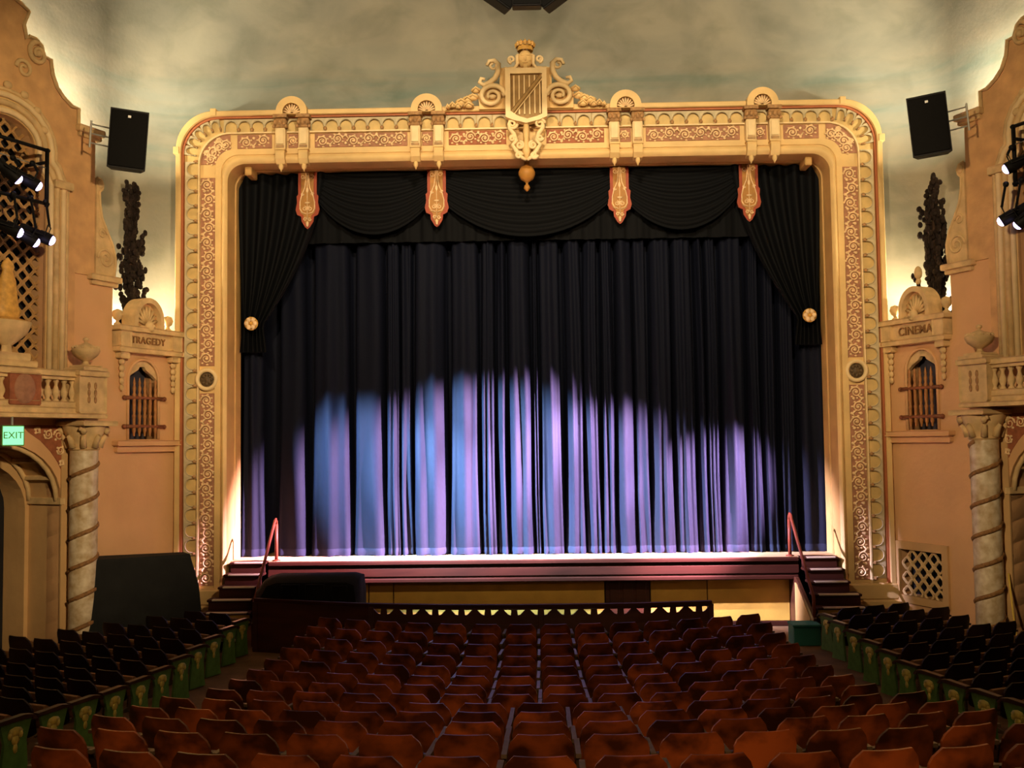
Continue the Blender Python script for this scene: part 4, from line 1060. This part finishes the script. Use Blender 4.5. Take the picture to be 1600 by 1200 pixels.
EOM=k.build('gilt_ornament',M['gilt'],None,True,mesh_only=True)
k=MB(); k.prism_x([(-.22,.60),(-.22,.635),(.10,.65),(.20,.63),(.25,.58),(.22,.57),(.18,.605)],-.335,-.26); EAM=k.build('armrest',M['arm'],None,mesh_only=True)
ORD=['first','second','third','fourth','fifth','sixth','seventh','eighth','ninth','tenth','eleventh','twelfth','thirteenth','fourteenth','fifteenth','sixteenth']
nseats=0
def seat(x,y,rz,label,group,meshes,aisle=0,first=False):
    global nseats
    T=thing('theatre_seat',label,'seat',(x,y,fz(y)),rz,group); nseats+=1
    for nm in ('backrest','seat_pad','standard','armrest'):
        if aisle<0 and nm in('standard','armrest') : pass
        put(nm,meshes[nm],T)
    if first:
        put('standard',meshes['standard'],T,loc=(-.538,0,0)); put('armrest',meshes['armrest'],T,loc=(-.538,0,0))
    if aisle:
        g=-1 if aisle<0 else 1
        E=put('end_panel',EPM,T,scale=(-1 if aisle<0 else 1,1,1)); E['label']='green end panel with gilt ornament'
        put('gilt_ornament',EOM,E); put('armrest',EAM,T,scale=(-1 if aisle<0 else 1,1,1))
    return T
P=.54
YR=[16.7,15.9,15.1,14.3,13.5,12.7,11.9,11.1,10.3,9.5,8.7,7.75,6.75,5.95,5.15]
for r,yr in enumerate(YR):
    n=14 if r<8 else 15
    R_=8.2+(16.7-yr)*.36
    if yr<7: n={6.75:13,5.95:11,5.15:11}[yr]
    for i in range(n):
        arcp=(i-(n-1)/2)*P; th=arcp/R_
        x=.1+R_*math.sin(th); y=yr+R_*(1-math.cos(th))
        if abs(x-.08)/y>.56: continue
        side='aisle by the draped box' if i<n/2 else 'aisle by the teal block'
        idx=i if i<n/2 else n-1-i
        lab='reddish wooden seat, %s centre row from stage, %s from %s'%(ORD[r],ORD[idx],side)
        if r>=12: lab='reddish wooden seat, %s centre row from stage, %s from its %s end'%(ORD[r],ORD[idx],'TRAGEDY-side' if i<n/2 else 'CINEMA-side')
        rj=random.Random(r*40+i)
        seat(x+rj.uniform(-.01,.01),y+rj.uniform(-.015,.015),th+rj.uniform(-.02,.02),lab,'centre block seats',SM,first=(i==0))
YS=[17.9,17.2,16.4,15.6,14.85,14.1,13.3,12.5,11.7,10.9,10.1]
ph=math.radians(23)
for s in (-1,1):
    blk='block by the draped box' if s<0 else 'block by the vent grille'
    for r,yr in enumerate(YS):
        for j in range(9):
            d=(j+.62)*P
            x=s*(5.03+d*math.cos(ph)); y=yr+d*math.sin(ph)
            if s<0 and r<3 and j>=r+2: break
            if abs(x)>7+(20.2-y)*.4337-.85: break
            if abs(x-.08)/y>.565: break
            if math.hypot(x-s*7.78,y-17.74)<.78: break
            lab='dark seat, %s row from stage, %s from aisle, side %s'%(ORD[r],ORD[j],blk)
            if j==0: lab='dark aisle-end seat with green end panel, %s row, side %s'%(ORD[r],blk)
            rj=random.Random(900+s*300+r*20+j)
            seat(x+rj.uniform(-.01,.01),y+rj.uniform(-.015,.015),s*ph+rj.uniform(-.03,.03),lab,'side block seats '+blk,SMD,aisle=(s if j==0 else 0)*1)
print('seats',nseats)
